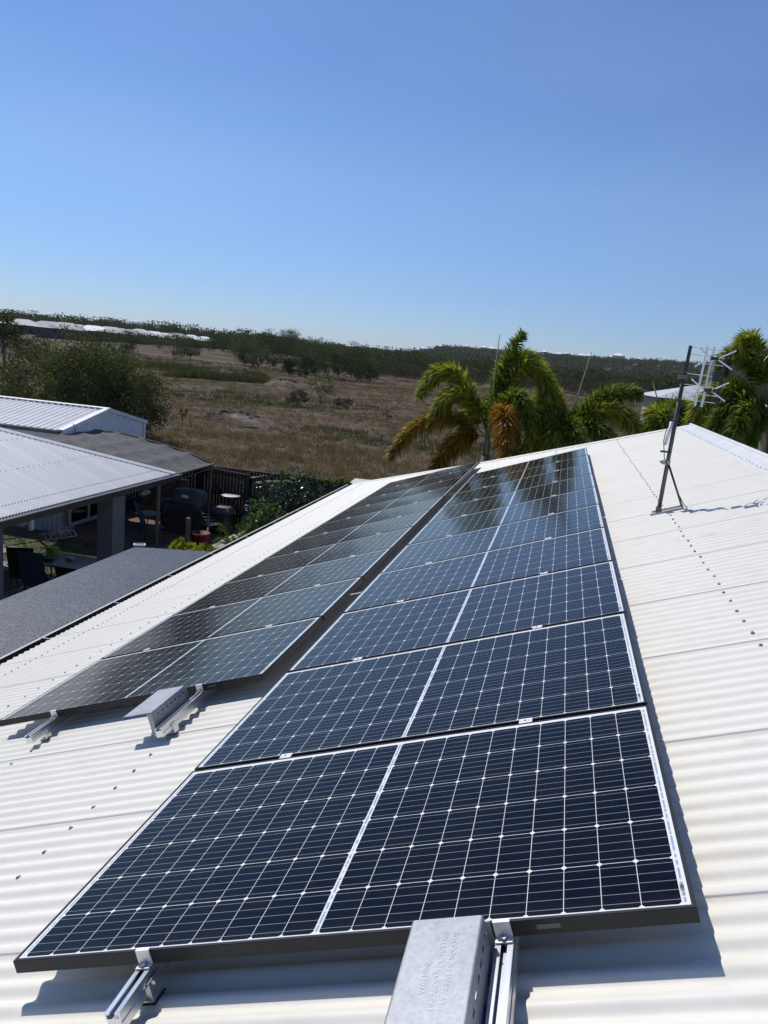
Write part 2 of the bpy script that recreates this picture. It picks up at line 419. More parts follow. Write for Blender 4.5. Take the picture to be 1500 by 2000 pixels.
mLeafHedge = leafmat('glossy_hedge_leaves', (.010, .022, .008), (.040, .070, .025), 3, .15, .28, .5)
mLeafYellow = leafmat('yellow_green_leaves', (.09, .13, .012), (.36, .38, .04), 5, .3)
mFrondG = leafmat('green_palm_leaflets', (.032, .068, .010), (.19, .245, .050), 1.5, .42, .50, .22, 1.7)
mFrondY = leafmat('yellowing_palm_leaflets', (.050, .082, .010), (.34, .35, .052), 1.2, .42, .50, .22, 1.7)
mFrondO = leafmat('orange_palm_leaflets', (.11, .085, .012), (.38, .18, .024), 1.2, .36, .38, .4, 1.3)
mFrondM = leafmat('green_palm_leaflets_turning_orange', (.06, .085, .012), (.36, .20, .026), 1.6, .40, .4, .3, 1.4)
mDryGrass = leafmat('dry_grass_blades', (.10, .070, .046), (.33, .245, .168), .35, .25, .9, .1)
mGreenGrass = leafmat('green_weed_blades', (.050, .055, .022), (.135, .135, .062), .5, .25, .9, .1)
mRachis = mat('frond_midrib', (.10, .12, .04), (.16, .17, .06), 6, .5)

# ------------------------------------------------------------ our house: corrugated roof, gutter, walls
PIT = .076; PH = .735
HIP = [(-3.56, 15.75), (-.3, 13.15), (3.2, 10.96)]
def hip_v(u): return float(np.interp(u, [p[0] for p in HIP], [p[1] for p in HIP]))
def hip_u(v):                                                   # u of the hip at v
    return float(np.interp(v, [p[1] for p in HIP[::-1]], [p[0] for p in HIP[::-1]]))
def corr(v): return -.1146 + .0076 * math.cos(2 * math.pi * (v - PH) / PIT)
def lapoff(v):
    d = (v - .187) % .762
    return .0026 * max(0, 1 - d / .06)
UE, UR = -3.56, 3.2
house = thing('house', (0, 0, GZ), 'the cream house whose corrugated steel roof carries the solar panels', 'house')
vs = np.arange(-7.0, 15.75, PIT / 12)
laps = [.187 + .762 * k for k in range(-9, 21)]
vs = np.sort(np.concatenate([vs, [l - .0004 for l in laps], [l + .0002 for l in laps], [HIP[1][1], HIP[2][1]]]))
V = []; F = []
for i, v in enumerate(vs):
    n = corr(v) + lapoff(v)
    u1 = UR if v <= HIP[2][1] else max(UE + .001, hip_u(v))
    for u in (UE, (UE + u1) / 2, u1): V.append(rp(u, v, n))
for i in range(len(vs) - 1):
    for k in range(2): F.append((i * 3 + k, i * 3 + k + 1, i * 3 + k + 4, i * 3 + k + 3))
V = np.array(V) - np.array([0, 0, GZ])
roof = npmesh('roof', V, F, mRoof, house, smooth=True)
XR, ZR = rp(UR, 0, -.115)[0], rp(UR, 0, -.115)[2]
XE, ZE = rp(UE, 0, -.115)[0], rp(UE, 0, -.115)[2]
# the slope beyond the ridge and the end slope
b = MB(); ys = np.arange(-7.0, 11.0, PIT / 4)
for i, y in enumerate(ys):
    z = .008 * math.cos(2 * math.pi * (y - PH) / PIT)
    b.v += [(XR, y, ZR + z), (2 * XR - XE, y + (4.7 if y > 10.9 else 0), ZE + z)]
    if i: b.f.append((2 * i - 2, 2 * i - 1, 2 * i + 1, 2 * i)); b.mi.append(0)
b.local(house); b.build('roof_slope', mRoof, house, True)
b = MB(); b.add([(XE, 15.74, ZE - .01), (2 * XR - XE, 15.74, ZE - .01), (XR, 10.95, ZR - .01), rp(-.3, 13.15, -.12)], [(0, 1, 2, 3)])
b.local(house); b.build('roof_slope', mRoof, house)
# ridge cap, with turned-down scribed edges and a roll
b = MB()
def capstrip(u0, u1, n0, n1, v0, v1, mi=0):
    q = [rp(u0, v0, n0), rp(u1, v0, n1), rp(u1, v1, n1), rp(u0, v1, n0)]; b.add(q, [(0, 1, 2, 3)], mi)
ce = 10.97
capstrip(3.045, 3.20, -.100, -.094, -7, ce); capstrip(3.035, 3.045, -.112, -.100, -7, ce)
for s0, s1, h0, h1 in ((0, .012, -.094, -.076), (.012, .03, -.076, -.070), (.03, .05, -.070, -.080)):
    capstrip(3.2 + s0, 3.2 + s1, h0, h1, -7, ce)
xr, zr = rp(3.25, 0, -.080)[0], rp(3.25, 0, -.080)[2]
b.add([(xr, -7, zr), (xr + .17, -7, zr - .062), (xr + .17, ce, zr - .062), (xr, ce, zr)], [(0, 1, 2, 3)])
b.add([rp(3.045, ce, -.1), rp(3.2, ce, -.094), rp(3.212, ce, -.076), rp(3.23, ce, -.07), rp(3.25, ce, -.08), (xr + .17, ce, zr - .06), rp(3.2, ce, -.16)], [tuple(range(7))])
b.local(house); rc = b.build('ridge_cap', mCap, roof)
b = MB()                                                        # hip cap along the far edge
for (p, q_) in ((HIP[0], HIP[1]), (HIP[1], HIP[2])):
    a0, a1 = p, q_
    b.add([rp(a0[0], a0[1] - .09, -.104), rp(a1[0], a1[1] - .09, -.104), rp(a1[0], a1[1], -.090), rp(a0[0], a0[1], -.090)], [(0, 1, 2, 3)])
    b.add([rp(a0[0], a0[1] + .001, -.090), rp(a1[0], a1[1] + .001, -.090), rp(a1[0], a1[1] + .10, -.135), rp(a0[0], a0[1] + .10, -.135)], [(0, 1, 2, 3)])
b.local(house); b.build('hip_cap', mRoof, roof)
# screws
def screw_mesh():
    b = MB(); b.lathe([(.0085, 0), (.0085, .0012), (.0065, .003)], seg=12); b.lathe([(.0052, .003), (.0052, .0075), (.0042, .0085)], seg=6)
    b.lathe([(.0105, -.0012), (.0105, .0002)], seg=12, mi=1)
    return b
sc_me = screw_mesh().build('roof_screw', [mScrew, mRubber]).data
bpy.data.objects.remove(bpy.data.objects['roof_screw'])
def crest(v): return PH + PIT * round((v - PH) / PIT)
pos = []
for u, step, v0, v1 in ((-.505, 2, -1.2, 2.0), (2.155, 2, -1.2, 11.4), (-2.33, 2, 2.0, 14.4), (-3.13, 1, 2.5, 15.0), (-1.42, 2, -1.2, 2.0), (3.06, 2, 3, 10.8), (1.2, 2, 11.1, 12), (-.505, 2, 12.8, 13.1), (.35, 2, -1.2, -.2)):
    k = round((v0 - PH) / PIT)
    if step == 2 and k % 2: k += 1
    while PH + k * PIT < v1:
        v = PH + k * PIT
        if v < hip_v(u) - .1: pos.append((u + rnd.uniform(-.006, .006), v + rnd.uniform(-.003, .003)))
        k += step
pos.sort(key=lambda p: np.linalg.norm(rp(p[0], p[1], -.107) - CAM))
pos = [p for p in pos if p[1] > -.6]
sc_me.transform(Matrix.Scale(.85, 4)); Vs = np.array([v.co[:] for v in sc_me.vertices])
for i, (u, v) in enumerate(pos[:99]):
    o = bpy.data.objects.new('roof_screw', sc_me); COL.objects.link(o); o.parent = roof
    nn = -.107 if u < 3 else -.099
    o.location = rp(u, v, nn) - np.array([0, 0, GZ]); o.rotation_euler = (rnd.uniform(-.05, .05), -TH + rnd.uniform(-.05, .05), rnd.uniform(0, 1))
b = MB()
for (u, v) in pos[99:]:
    nn = -.107 if u < 3 else -.099
    w = (MP @ (Vs + np.array([u, v, nn])).T).T - np.array([0, 0, GZ])
    b.add(w, [tuple(f.vertices) for f in sc_me.polygons])
tag(b.build('roof_screw', mScrew, roof), kind='stuff')
# gutter and house walls
b = MB(); gx, gz = XE, ZE - .02
prof = [(gx + .03, gz - .10), (gx + .03, gz + .0), (gx + .026, gz + .0), (gx + .026, gz - .095), (gx - .095, gz - .095), (gx - .108, gz - .02), (gx - .104, gz + .004),
        (gx - .118, gz + .004), (gx - .122, gz - .02), (gx - .106, gz - .10)]
b.extr(prof, -7, 15.7); b.extr([(gx - .120, gz + .0045), (gx - .124, gz + .010), (gx - .103, gz + .010), (gx - .103, gz + .0045)], -7, 15.7, mi=1)
b.box((gx - .12, 15.7, gz - .1), (gx + .03, 15.704, gz + .004))
b.local(house); gut = b.build('gutter', [mDark, mCream], house)
for y in np.arange(1.1, 15.5, 1.22):
    b = MB(); b.extr([(gx - .112, gz + .0105), (gx + .03, gz + .0125), (gx + .03, gz + .0145), (gx - .112, gz + .0125)], y, y + .022)
    b.local(house); b.build('gutter_strap', mSteel, gut)
b = MB()
for lo, hi in (((XE + .45, -7, GZ), (XE + .65, 15.2, ZE - .02)), ((XE + .65, 15.0, GZ), (2 * XR - XE - .5, 15.2, ZE - .02)), ((2 * XR - XE - .7, -7, GZ), (2 * XR - XE - .5, 15.0, ZE - .02))): b.box(lo, hi)
b.local(house); b.build('wall', mWall, house)
b = MB(); b.box((XE + .02, -7, ZE - .115), (XE + .45, 15.7, ZE - .105)); b.local(house); b.build('soffit', mCeil, house)

# ------------------------------------------------------------ solar panels
PL, PW_, GAP = 1.684, 1.002, .0183
def panel_proto():
    prof = [(0, -.035), (0, -.0012), (.0012, 0), (.0088, 0), (.0095, -.0008), (.0095, -.0020), (.0016, -.0020), (.0016, -.035)]
    vs = []; n = len(prof)
    for (cx, cy, sx, sy) in ((0, 0, 1, 1), (PL, 0, -1, 1), (PL, PW_, -1, -1), (0, PW_, 1, -1)):
        for (i, z) in prof: vs.append((cx + sx * i, cy + sy * i, z))
    fs = []
    for c in range(4):
        c2 = (c + 1) % 4
        for k in range(n):
            k2 = (k + 1) % n; fs.append((c * n + k, c2 * n + k, c2 * n + k2, c * n + k2))
    fr = MB().add(vs, fs)
    fr.box((.02, .0005, -.035), (PL - .02, .024, -.0335)); fr.box((.02, PW_ - .024, -.035), (PL - .02, PW_ - .0005, -.0335))
    gl = MB(); gx_, gy_ = 21, 17                                   # the glass sags a little between its edges
    for j in range(gy_):
        for i in range(gx_):
            a_, c_ = i / (gx_ - 1), j / (gy_ - 1); gl.v.append((.0085 + (PL - .017) * a_, .0085 + (PW_ - .017) * c_, -.0014 - .0021 * math.sin(math.pi * a_) ** .7 * math.sin(math.pi * c_)))
    for j in range(gy_ - 1):
        for i in range(gx_ - 1): q_ = j * gx_ + i; gl.f.append((q_, q_ + 1, q_ + gx_ + 1, q_ + gx_)); gl.mi.append(0)
    bk = MB().add([(.002, .002, -.0065), (PL - .002, .002, -.0065), (PL - .002, PW_ - .002, -.0065), (.002, PW_ - .002, -.0065)], [(3, 2, 1, 0)])
    return fr, gl, bk
fr, gl, bk = panel_proto()
ordn = ['nearest', 'second', 'third', 'fourth', 'fifth', 'sixth', 'seventh', 'eighth', 'ninth', 'farthest']
BU, BV = -1.829, 2.0703
proto = None
stick = MB().box((1.355, -.0008, -.022), (1.405, .0, -.011))
for row, (u0, v0, nm) in enumerate(((0, 0, 'right-hand row near the antenna mast'), (BU, BV, 'left-hand row beside the dark patio roof'))):
    for k in range(10):
        lab = '%s solar panel of the %s' % (('large foreground near-end', 'dark grey near-end')[row] if k == 0 else ('foreshortened far-end' if k == 9 else ordn[k]), nm)
        t = thing('solar_module', rp(u0 + rnd.uniform(-.002, .002), v0 + k * (PW_ + GAP), 0), lab, 'solar panel', 'half-cut solar panels in two rows on the roof', (rnd.uniform(-.0012, .0012), -TH + rnd.uniform(-.0006, .0006), 0))
        if proto is None:
            parts = [fr.build('panel_frame', mFrame, t), gl.build('cell_glass', mPanel, t, True), bk.build('backsheet', mBack, t)]
            proto = parts
        else:
            for p in proto:
                c = p.copy(); COL.objects.link(c); c.parent = t
        if k == 0: stick.build('frame_sticker', mPipe, t)

# ------------------------------------------------------------ rails, clamps, feet
def rail_prof(x):                                               # aluminium rail section, open slot on top
    w, h, s = .020, .045, .007; t = -.0352
    p = [(-w, t - h), (-w, t - .026), (-w + .002, t - .024), (-w + .002, t - .018), (-w, t - .016), (-w, t), (-s, t), (-s, t - .004), (-w + .004, t - .004), (-w + .004, t - .014),
         (w - .004, t - .014), (w - .004, t - .004), (s, t - .004), (s, t), (w, t), (w, t - .016), (w - .002, t - .018), (w - .002, t - .024), (w, t - .026), (w, t - h)]
    return [(x + a, c) for a, c in p]
mc_me = None
def rail(u, va, vb, v0, lab, nfeet):
    t = thing('mounting_rail', rp(u, va, 0), lab, 'mounting rail', 'aluminium rails under the panels', ROOFROT)
    MB().extr(rail_prof(0), 0, vb - va).build('rail_beam', mAlu, t)
    L0 = v0 - va
    for end in (0, 1):                                          # z-shaped end clamps with their screws
        s = -1 if end == 0 else 1
        y = L0 if end == 0 else L0 + 10 * PW_ + 9 * GAP
        b = MB()
        w = .0185
        pr = [(y - s * .007, .0012), (y - s * .007, .0042), (y + s * .0045, .0042), (y + s * .0048, -.0300), (y + s * .022, -.0305), (y + s * .022, -.0345), (y + s * .0012, -.0345), (y + s * .0012, .0012)]
        if s == 1: pr = pr[::-1]
        n = len(pr); vv = [(x, p, z) for x in (-w, w) for p, z in pr]
        b.add(vv, [(k, (k + 1) % n, n + (k + 1) % n, n + k) for k in range(n)] + [tuple(range(n - 1, -1, -1)), tuple(range(n, 2 * n))])
        ec = b.build('end_clamp', mClamp, t)
        b = MB(); b.lathe([(.0065, 0), (.0065, .0065), (.0035, .0065), (.0035, .001)], c=(0, y + s * .013, -.0300), seg=14); b.tube([(0, y + s * .013, -.034), (0, y + s * .013, -.050)], .004)
        b.build('clamp_bolt', mSteel, ec, True)
    for k in range(1, 10):
        y = L0 + k * (PW_ + GAP) - GAP / 2
        b = MB(); b.cbox((-.0225, y - .0165, .0006), (.0225, y + .0165, .0036), .0008); b.box((-.0215, y - .0070, -.034), (.0215, y + .0070, .0008))
        mc = b.build('mid_clamp', mClamp, t)
        b = MB()
        b.lathe([(.0052, 0), (.0052, .0018), (.003, .0018), (.003, .0008)], c=(-.002, y, .0036), seg=12)
        for q in range(4): b.box((-.019 + q * .003, y - .006, .0037), (-.0178 + q * .003, y + .004, .0040))
        for q in range(3): b.box((.009 + q * .004, y - .005, .0037), (.0108 + q * .004, y + .001 + q * .002, .0040))
        b.build('clamp_marking', mScrew, mc)
    for k in range(nfeet):                                      # L-feet on rubber pads
        y = (.135 if k == 0 else .135 + k * 1.216)
        y = crest(va + y) - va
        b = MB()
        b.box((.0205, y - .022, -.104), (.0265, y + .022, -.052)); b.box((-.012, y - .022, -.104), (.0205, y + .022, -.099))
        b.box((.0265, y - .005, -.068), (.031, y + .005, -.058))
        b.box((-.018, y - .026, -.1068), (.030, y + .026, -.1042), mi=1)
        b.lathe([(.006, 0), (.006, .005)], c=(.004, y, -.0990), seg=6)
        b.build('roof_foot', [mAlu, mRubber], t)
rail(.390, -.155, 10.35, 0, 'aluminium rail under the left side of the right-hand panel row', 9)
rail(1.283, -.36, 10.35, 0, 'aluminium rail beside the warning-stamped metal cover in the foreground', 9)
rail(-1.448, 1.835, 12.45, BV, 'aluminium rail sticking out at the left edge under the left-hand panel row', 9)
rail(-.522, 1.62, 12.45, BV, 'aluminium rail beside the plain metal cover of the left-hand panel row', 9)

def txt(s, size, loc, rotz, m, parent, ext=.0003):
    cu = bpy.data.curves.new('t', 'FONT'); cu.body = s; cu.size = size; cu.extrude = ext; cu.align_x = 'CENTER'; cu.align_y = 'CENTER'; cu.space_character = 1.05
    o = bpy.data.objects.new('t', cu); COL.objects.link(o)
    me = bpy.data.meshes.new_from_object(o.evaluated_get(bpy.context.evaluated_depsgraph_get()))
    bpy.data.objects.remove(o); me.materials.clear(); me.materials.append(m)
    q = bpy.data.objects.new('stamped_lettering', me); COL.objects.link(q); q.parent = parent; q.location = loc; q.rotation_euler = (0, 0, rotz)
    return q
mEmb = metal('embossed_letter_metal', (.50, .51, .53), .36, 160)
def cover(u, v, L, lab, text):
    """folded sheet-steel isolator cover; local x: 0 = right wall (by the rail), -w = left lip"""
    t = thing('isolator_cover', rp(u, v, 0), lab, 'metal cover', 'folded metal isolator covers', ROOFROT)
    w, zt, th, r = .158, .041, .0016, .006
    def arc(cx, cz, a0, a1, rr, n=4): return [(cx + rr * math.cos(a0 + (a1 - a0) * i / n), cz + rr * math.sin(a0 + (a1 - a0) * i / n)) for i in range(n + 1)]
    outer = [(-w, zt - .020)] + arc(-w + r, zt - r, math.pi, math.pi / 2, r) + arc(-r, zt - r, math.pi / 2, 0, r)
    inner = arc(-r, zt - r, 0, math.pi / 2, r - th) + arc(-w + r, zt - r, math.pi / 2, math.pi, r - th) + [(-w + th, zt - .020)]
    b = MB(); b.extr(outer + inner, 0, L); b.build('cover_top', mGalv, t)
    # side wall with a row of slots: strips between openings
    b = MB(); zb = -.078; z1 = zt - r; x0, x1 = -th, 0
    ys = [0]; slots = []
    y = .045
    while y < L - .03: slots.append((y, y + .024)); y += .042
    za, zc = z1 - .028, z1 - .018
    b.box((x0, 0, zc), (x1, L, z1)); b.box((x0, 0, zb), (x1, L, za))
    e = 0
    for (a, c) in slots: b.box((x0, e, za), (x1, a, zc)); e = c
    b.box((x0, e, za), (x1, L, zc))
    b.build('side_wall', mGalv, t)
    b = MB()                                                    # drilled holes, the shade inside them painted as black discs on the wall
    for k, yy in enumerate(np.arange(.04, L - .02, .085)): b.tube([(-.0005, yy, za - .045), (.0004, yy, za - .045)], .0035, 10)
    b.build('punched_hole', mRubber, t)
    b = MB(); b.box((-.024, 0, zb), (-th, th, z1)); b.box((-.012, th + .0002, zb), (-th, .06, zb + .0016)); b.build('end_lip', mGalv, t)
    b = MB(); b.box((-.0015, L - .004, -.03), (.010, L - .001, z1 - .008)); b.build('end_tab', mGalv, t)
    if text:
        for s, x, yy, sz in (('WARNING', -.097, .205 - .012 + (L - .36), .0185), ('HAZARDOUS DC VOLTAGE', -.073, .212 + (L - .36), .0165), ('PV ARRAY DC ISOLATOR', -.050, .216 + (L - .36), .0165)):
            txt(s, sz, (x, yy, zt + .0002), math.pi / 2, mEmb, t)
    return t
cover(1.256, -.40, .372, 'galvanised metal cover stamped with a warning, in the foreground', True)
cover(-.548, 1.64, .335, 'plain galvanised metal cover at the near end of the left-hand row', False)

# ------------------------------------------------------------ TV antenna on its mast
B0 = rp(2.070, 4.729, -.107); mx, my, mz = B0[0] + .02, B0[1], B0[2]
ant = thing('tv_antenna', (mx, my, mz), 'grey antenna mast with a white rod TV antenna on the right roof slope', 'antenna')
def aw(px, py, dy=0): return at(px, py, my + dy) - np.array([mx, my, mz])
top = Vector((.028, 0, 1.06))
MB().tube([(0, 0, .02), tuple(top)], .0155, 14).build('mast', mPipe, ant, True)
b = MB()                                                         # folded base plate lying on the crests
pl = [(-.05, -.03), (.16, -.03), (.17, .20), (-.03, .20)]
def onroof(x, y, n=0):
    w = rp(0, 0, 0); return np.array([x, y, x * math.tan(TH) - .012 + n])
P4 = [(-.055, -.045), (.175, -.045), (.185, .065), (-.035, .065)]
v0 = [onroof(x, y, .004) for x, y in P4]; v1 = [onroof(x, y, .008) for x, y in P4]
b.add(v0 + v1, [(3, 2, 1, 0), (4, 5, 6, 7), (0, 1, 5, 4), (1, 2, 6, 5), (2, 3, 7, 6), (3, 0, 4, 7)])
for (a, c) in (((-.055, -.045), (.175, -.045)), ((-.035, .065), (.185, .065))):
    q0, q1 = onroof(*a, .008), onroof(*c, .008); up = np.array([-st, 0, ct]) * .022; tt = np.array([0, .003, 0])
    b.add([q0, q1, q1 + up, q0 + up, q0 + tt, q1 + tt, q1 + up + tt, q0 + up + tt], [(0, 1, 2, 3), (7, 6, 5, 4), (0, 4, 5, 1), (3, 2, 6, 7), (1, 5, 6, 2), (0, 3, 7, 4)])
b.build('base_plate', mGalv, ant)
b = MB(); b.tube([(-.002, -.034, .030), (-.002, .036, .030)], .007, 10); b.box((-.019, -.024, .004), (.019, -.020, .055)); b.box((-.019, .020, .004), (.019, .024, .055)); b.build('hinge_bolt', mRust, ant)
b = MB(); b.box((-.030, -.020, .385), (.028, .020, .415)); b.box((-.045, -.006, .392), (-.03, .006, .41)); b.build('mast_clamp', mGalv, ant)
for dy in (-.03, .05):
    e = onroof(.172, dy, .01); MB().tube([(.02, dy * .3, .39), tuple(e)], .0055, 8).build('brace', mPipe, ant, True)
b = MB(); b.tube([(-.03, -.012, .92), (-.034, -.02, .72), (-.045, -.02, .56), (-.02, -.02, .43), (.02, -.022, .37), (.09, -.03, .22), (.17, -.03, .10), (.205, -.02, .075)], .0035, 6); b.build('cable', mBlack, ant, True)
b = MB(); q0 = onroof(.205, -.02, .0); b.lathe([(.018, 0), (.014, .012), (.004, .018)], c=tuple(q0), seg=10); b.build('cable_entry_boot', mCream, ant, True)
b = MB(); b.tube([(-.028, -.018, .53), (-.008, -.018, .71)], .0125, 12); b.build('masthead_amplifier', mPlastic, ant, True)
b = MB(); b.box((-.055, -.02, .475), (.02, .005, .488)); b.build('amplifier_bracket', mBlack, ant)
# reflector: two dark end bars, horizontal rods, two white booms, two X elements
e1 = Vector((.96, .28, 0)).normalized(); e3 = Vector((.28, -.96, 0)).normalized()     # across, and out towards the front of the antenna
up = Vector((.05, 0, 1)).normalized()
O = Vector((.018, -.022, .86))
def A(a, bq, c): return tuple(O + e1 * a + up * bq + e3 * c)
for k, a in enumerate((0, .285)):
    MB().tube([A(a, 0.0 - k * .012, 0), A(a, .415 - k * .012, 0)], .0125, 4).build('end_bar', mBlack, ant)
for h in (.405, .355, .300, .215, .135, .075, .025):
    MB().tube([A(-.004, h, 0), A(.290, h - .010, 0)], .0032, 6).build('reflector_rod', mWhite, ant)
for a, c in ((.118, .02), (.150, .06)):
    MB().tube([A(a, -.02, c), A(a, .42, c)], .0085, 4).build('boom', mWhite, ant)
for h in (.335, .105):
    b = MB()
    for sa in (-1, 1):
        for sb in (-1, 1):
            b.tube([A(.158 + sa * .022, h, .075), A(.158 + sa * .07, h + sb * .026, .085), A(.158 + sa * .140, h + sb * .068, .10)], [.004, .0062, .0052], 6)
    x = b.build('x_element', mWhite, ant)
    b = MB(); c = Vector(A(.158, h, .078)); b.box((c.x - .030, c.y - .008, c.z - .011), (c.x + .030, c.y + .008, c.z + .011)); b.build('element_joiner', mBlack, x)
b = MB(); c = Vector(A(.200, .205, .09)); b.cbox((c.x - .027, c.y - .014, c.z - .036), (c.x + .027, c.y + .014, c.z + .036), .004); b.build('balun_box', mBlack, ant)
b = MB()
for dx in (-.008, .004): b.tube([A(.16 + dx, .33, .08), A(.172 + dx, .2, .085), A(.16 + dx, .10, .08)], .002, 5)
b.build('phasing_line', mWhite, ant)
b = MB(); b.tube([A(.205, .17, .09), A(.205, .10, .09), A(.18, .02, .06), A(.13, -.05, .02), A(.06, -.05, 0), A(.02, 0, 0), A(-.01, .02, .01)], .003, 6); b.build('feed_cable', mBlack, ant, True)
b = MB(); b.box((-.035, -.03, 1.075), (.06, -.012, 1.086)); b.tube([(-.035, -.02, 1.08), (-.07, -.02, 1.075)], .0035, 6); b.box((-.01, -.035, 1.03), (.05, .02, 1.06)); b.build('u_bolt_bracket', mRust, ant)

# ------------------------------------------------------------ dark flat patio roof between the two gutters
pt = thing('patio_roof', (-4.1, 6, GZ), 'dark glittering flat patio roof between the cream roof gutter and the verandah', 'patio roof')
b = MB(); zt = ZE - .05
xa, xb = XE - .13, -4.66
b.add([(xb, -2, zt - .05), (xa, -2, zt), (xa, 8.72, zt), (xb + .03, 8.52, zt - .05), (xb, -2, zt - .11), (xa, -2, zt - .06), (xa, 8.72, zt - .06), (xb + .03, 8.52, zt - .11)], [(0, 1, 2, 3), (7, 6, 5, 4), (0, 4, 5, 1), (1, 5, 6, 2), (2, 6, 7, 3), (3, 7, 4, 0)])
b.local(pt); b.build('roof_sheet', mPatio, pt)
for y in (-1.8, 3.2, 8.3):
    b = MB(); b.box((xb + .06, y - .04, GZ), (xb + .14, y + .04, zt - .11)); b.local(pt); b.build('post', mDark, pt)
lt_ = thing('solar_light', (-4.60, 8.60, zt - .045), 'small white solar light with a blue cell lying on the patio roof corner', 'solar light', rot=(0, 0, .5))
MB().cbox((-.085, -.055, .004), (.085, .055, .028), .006).build('light_body', mPlastic, lt_)
MB().add([(-.066, -.036, .0290), (.066, -.036, .0290), (.066, .036, .0290), (-.066, .036, .0290)], [(0, 1, 2, 3)]).build('solar_cell', mSolarL, lt_)

# ------------------------------------------------------------ verandah wing with white hip roof
ver = thing('verandah', (-9, 10, GZ), 'white corrugated hip roof on thick grey pillars over an outdoor table', 'verandah')
EX, EY, EZ, KR, tp = -7.2, 14.6, -1.40, 4.3, math.tan(TH)
V = []; F = []; ys = np.arange(-2, EY, PIT / 8)
for i, y in enumerate(ys):
    k = min(KR, max(.002, EY - y)); z = .0105 * math.cos(2 * math.pi * y / PIT) + .005 * max(0, 1 - ((y + .014) % .762) / .05)
    V += [(EX, y, EZ + z), (EX - k, y, EZ + k * tp + z)]
    if i: F.append((2 * i - 2, 2 * i, 2 * i + 1, 2 * i - 1))
wr = npmesh('roof', np.array(V) - np.array([-9, 10, GZ]), F, mWhiteRoof, ver, True)
b = MB()
b.add([(EX, EY, EZ), (EX - KR, EY - KR, EZ + KR * tp), (EX - 2 * KR, EY, EZ)], [(0, 2, 1)])
b.add([(EX - KR, -2, EZ + KR * tp), (EX - KR, EY - KR, EZ + KR * tp), (EX - 2 * KR, EY, EZ), (EX - 2 * KR, -2, EZ)], [(0, 3, 2, 1)])
b.local(ver); b.build('roof_slope', mWhiteRoof, ver)
b = MB()                                                         # hip flashing
h0, h1 = np.array([EX + .02, EY + .02, EZ + .02]), np.array([EX - KR, EY - KR, EZ + KR * tp + .02])
for (o0, o1) in (((0, -.15, -.008), (0, 0, .012)), ((0, 0, .012), (-.15, .0, -.012))):
    b.add([h0 + o0, h0 + o1, h1 + o1, h1 + o0], [(0, 1, 2, 3)])
b.local(ver); b.build('hip_flashing', mCap, wr)
b = MB()
for k in (.25, 1.15, 2.1, 3.05):
    y = -2
    while y < EY - k - .25:
        b.lathe([(.010, 0), (.009, .005), (.005, .009)], c=(EX - k, round(y / PIT) * PIT, EZ + k * tp + .009), seg=6); y += PIT * (1 if k < .5 else 2)
k = .4
while k < KR: b.lathe([(.010, 0), (.005, .009)], c=(EX - k, EY - k - .14, EZ + k * tp + .014), seg=6); k += .3
b.local(ver); tag(b.build('roof_screw', mScrew, wr), kind='stuff')
b = MB()
b.extr([(EX - .02, EZ - .03), (EX + .02, EZ - .015), (EX + .13, EZ - .015), (EX + .125, EZ - .045), (EX + .105, EZ - .14), (EX - .02, EZ - .14)], -2, EY + .12)
b.extr([(EY - .02, EZ - .03), (EY + .12, EZ - .016), (EY + .10, EZ - .14), (EY - .02, EZ - .14)], EX - 2 * KR, EX - .022, axis=0)
b.local(ver); b.build('gutter', mDark, ver)
b = MB(); b.box((EX - 2 * KR, -2, EZ - .16), (EX - .03, EY - .03, EZ - .142)); b.local(ver); b.build('ceiling', mCeil, ver)
for (x0, y0) in ((-7.88, 12.45), (-7.88, 8.79), (-7.88, 4.3)):
    b = MB(); b.cbox((x0 + .10, y0, GZ), (x0 + .46, y0 + .46, EZ - .165), .01); b.local(ver); b.build('pillar', mPillar, ver)
b = MB(); b.box((-14.2, -2, GZ), (-13.9, 9.6, EZ - .16)); b.local(ver); b.build('wall', mPillar, ver)
b = MB(); b.tube([(-7.43, 9.94, -1.56), (-7.43, 9.94, -1.70), (-7.43, 9.94, -1.83)], .052, 14); b.tube([(-7.90, 9.84, -1.70), (-7.47, 9.93, -1.72)], .030, 10); b.local(ver); b.build('downpipe', mPlastic, ver, True)
fl = thing('floodlight', (-7.25, 13.30, -1.56), 'twin round floodlight under the eave corner of the white verandah roof', 'floodlight')
b = MB(); b.lathe([(.035, -.03), (.035, .0)], seg=12); b.build('mount', mWhite, fl)
for s in (-1, 1):
    b = MB(); d = Vector((.5, s * .55, -.62)).normalized(); p = Vector((0, s * .04, -.03))
    b.tube([p, p + d * .03, p + d * .09, p + d * .13], [.02, .045, .058, .06], 14); b.build('lamp_head', mGalv, fl, True)

# ------------------------------------------------------------ white shed
sh = thing('shed', (-16, 20.8, GZ), 'white steel garden shed with ribbed gable roof behind the shade cloth', 'shed')
SX, Y0, Y1, YM, ZEV, ZPK = -12.8, 18.55, 23.0, 20.8, -1.26, -.78
V = []; F = []; xs = []
x = SX + .04
while x > -24: xs += [(x, 0), (x - .17, 0), (x - .185, .028), (x - .205, .028), (x - .22, 0)]; x -= .22
for i, (x, z) in enumerate(xs):
    V += [(x, Y0 - .12, ZEV - .02 + z), (x, YM, ZPK + z), (x, Y1 + .12, ZEV - .02 + z)]
    if i: F += [(3 * i - 3, 3 * i - 2, 3 * i + 1, 3 * i), (3 * i - 2, 3 * i - 1, 3 * i + 2, 3 * i + 1)]
npmesh('roof', np.array(V) - np.array([-16, 20.8, GZ]), F, mWhiteRoof, sh)
b = MB(); y = Y0
ws = []
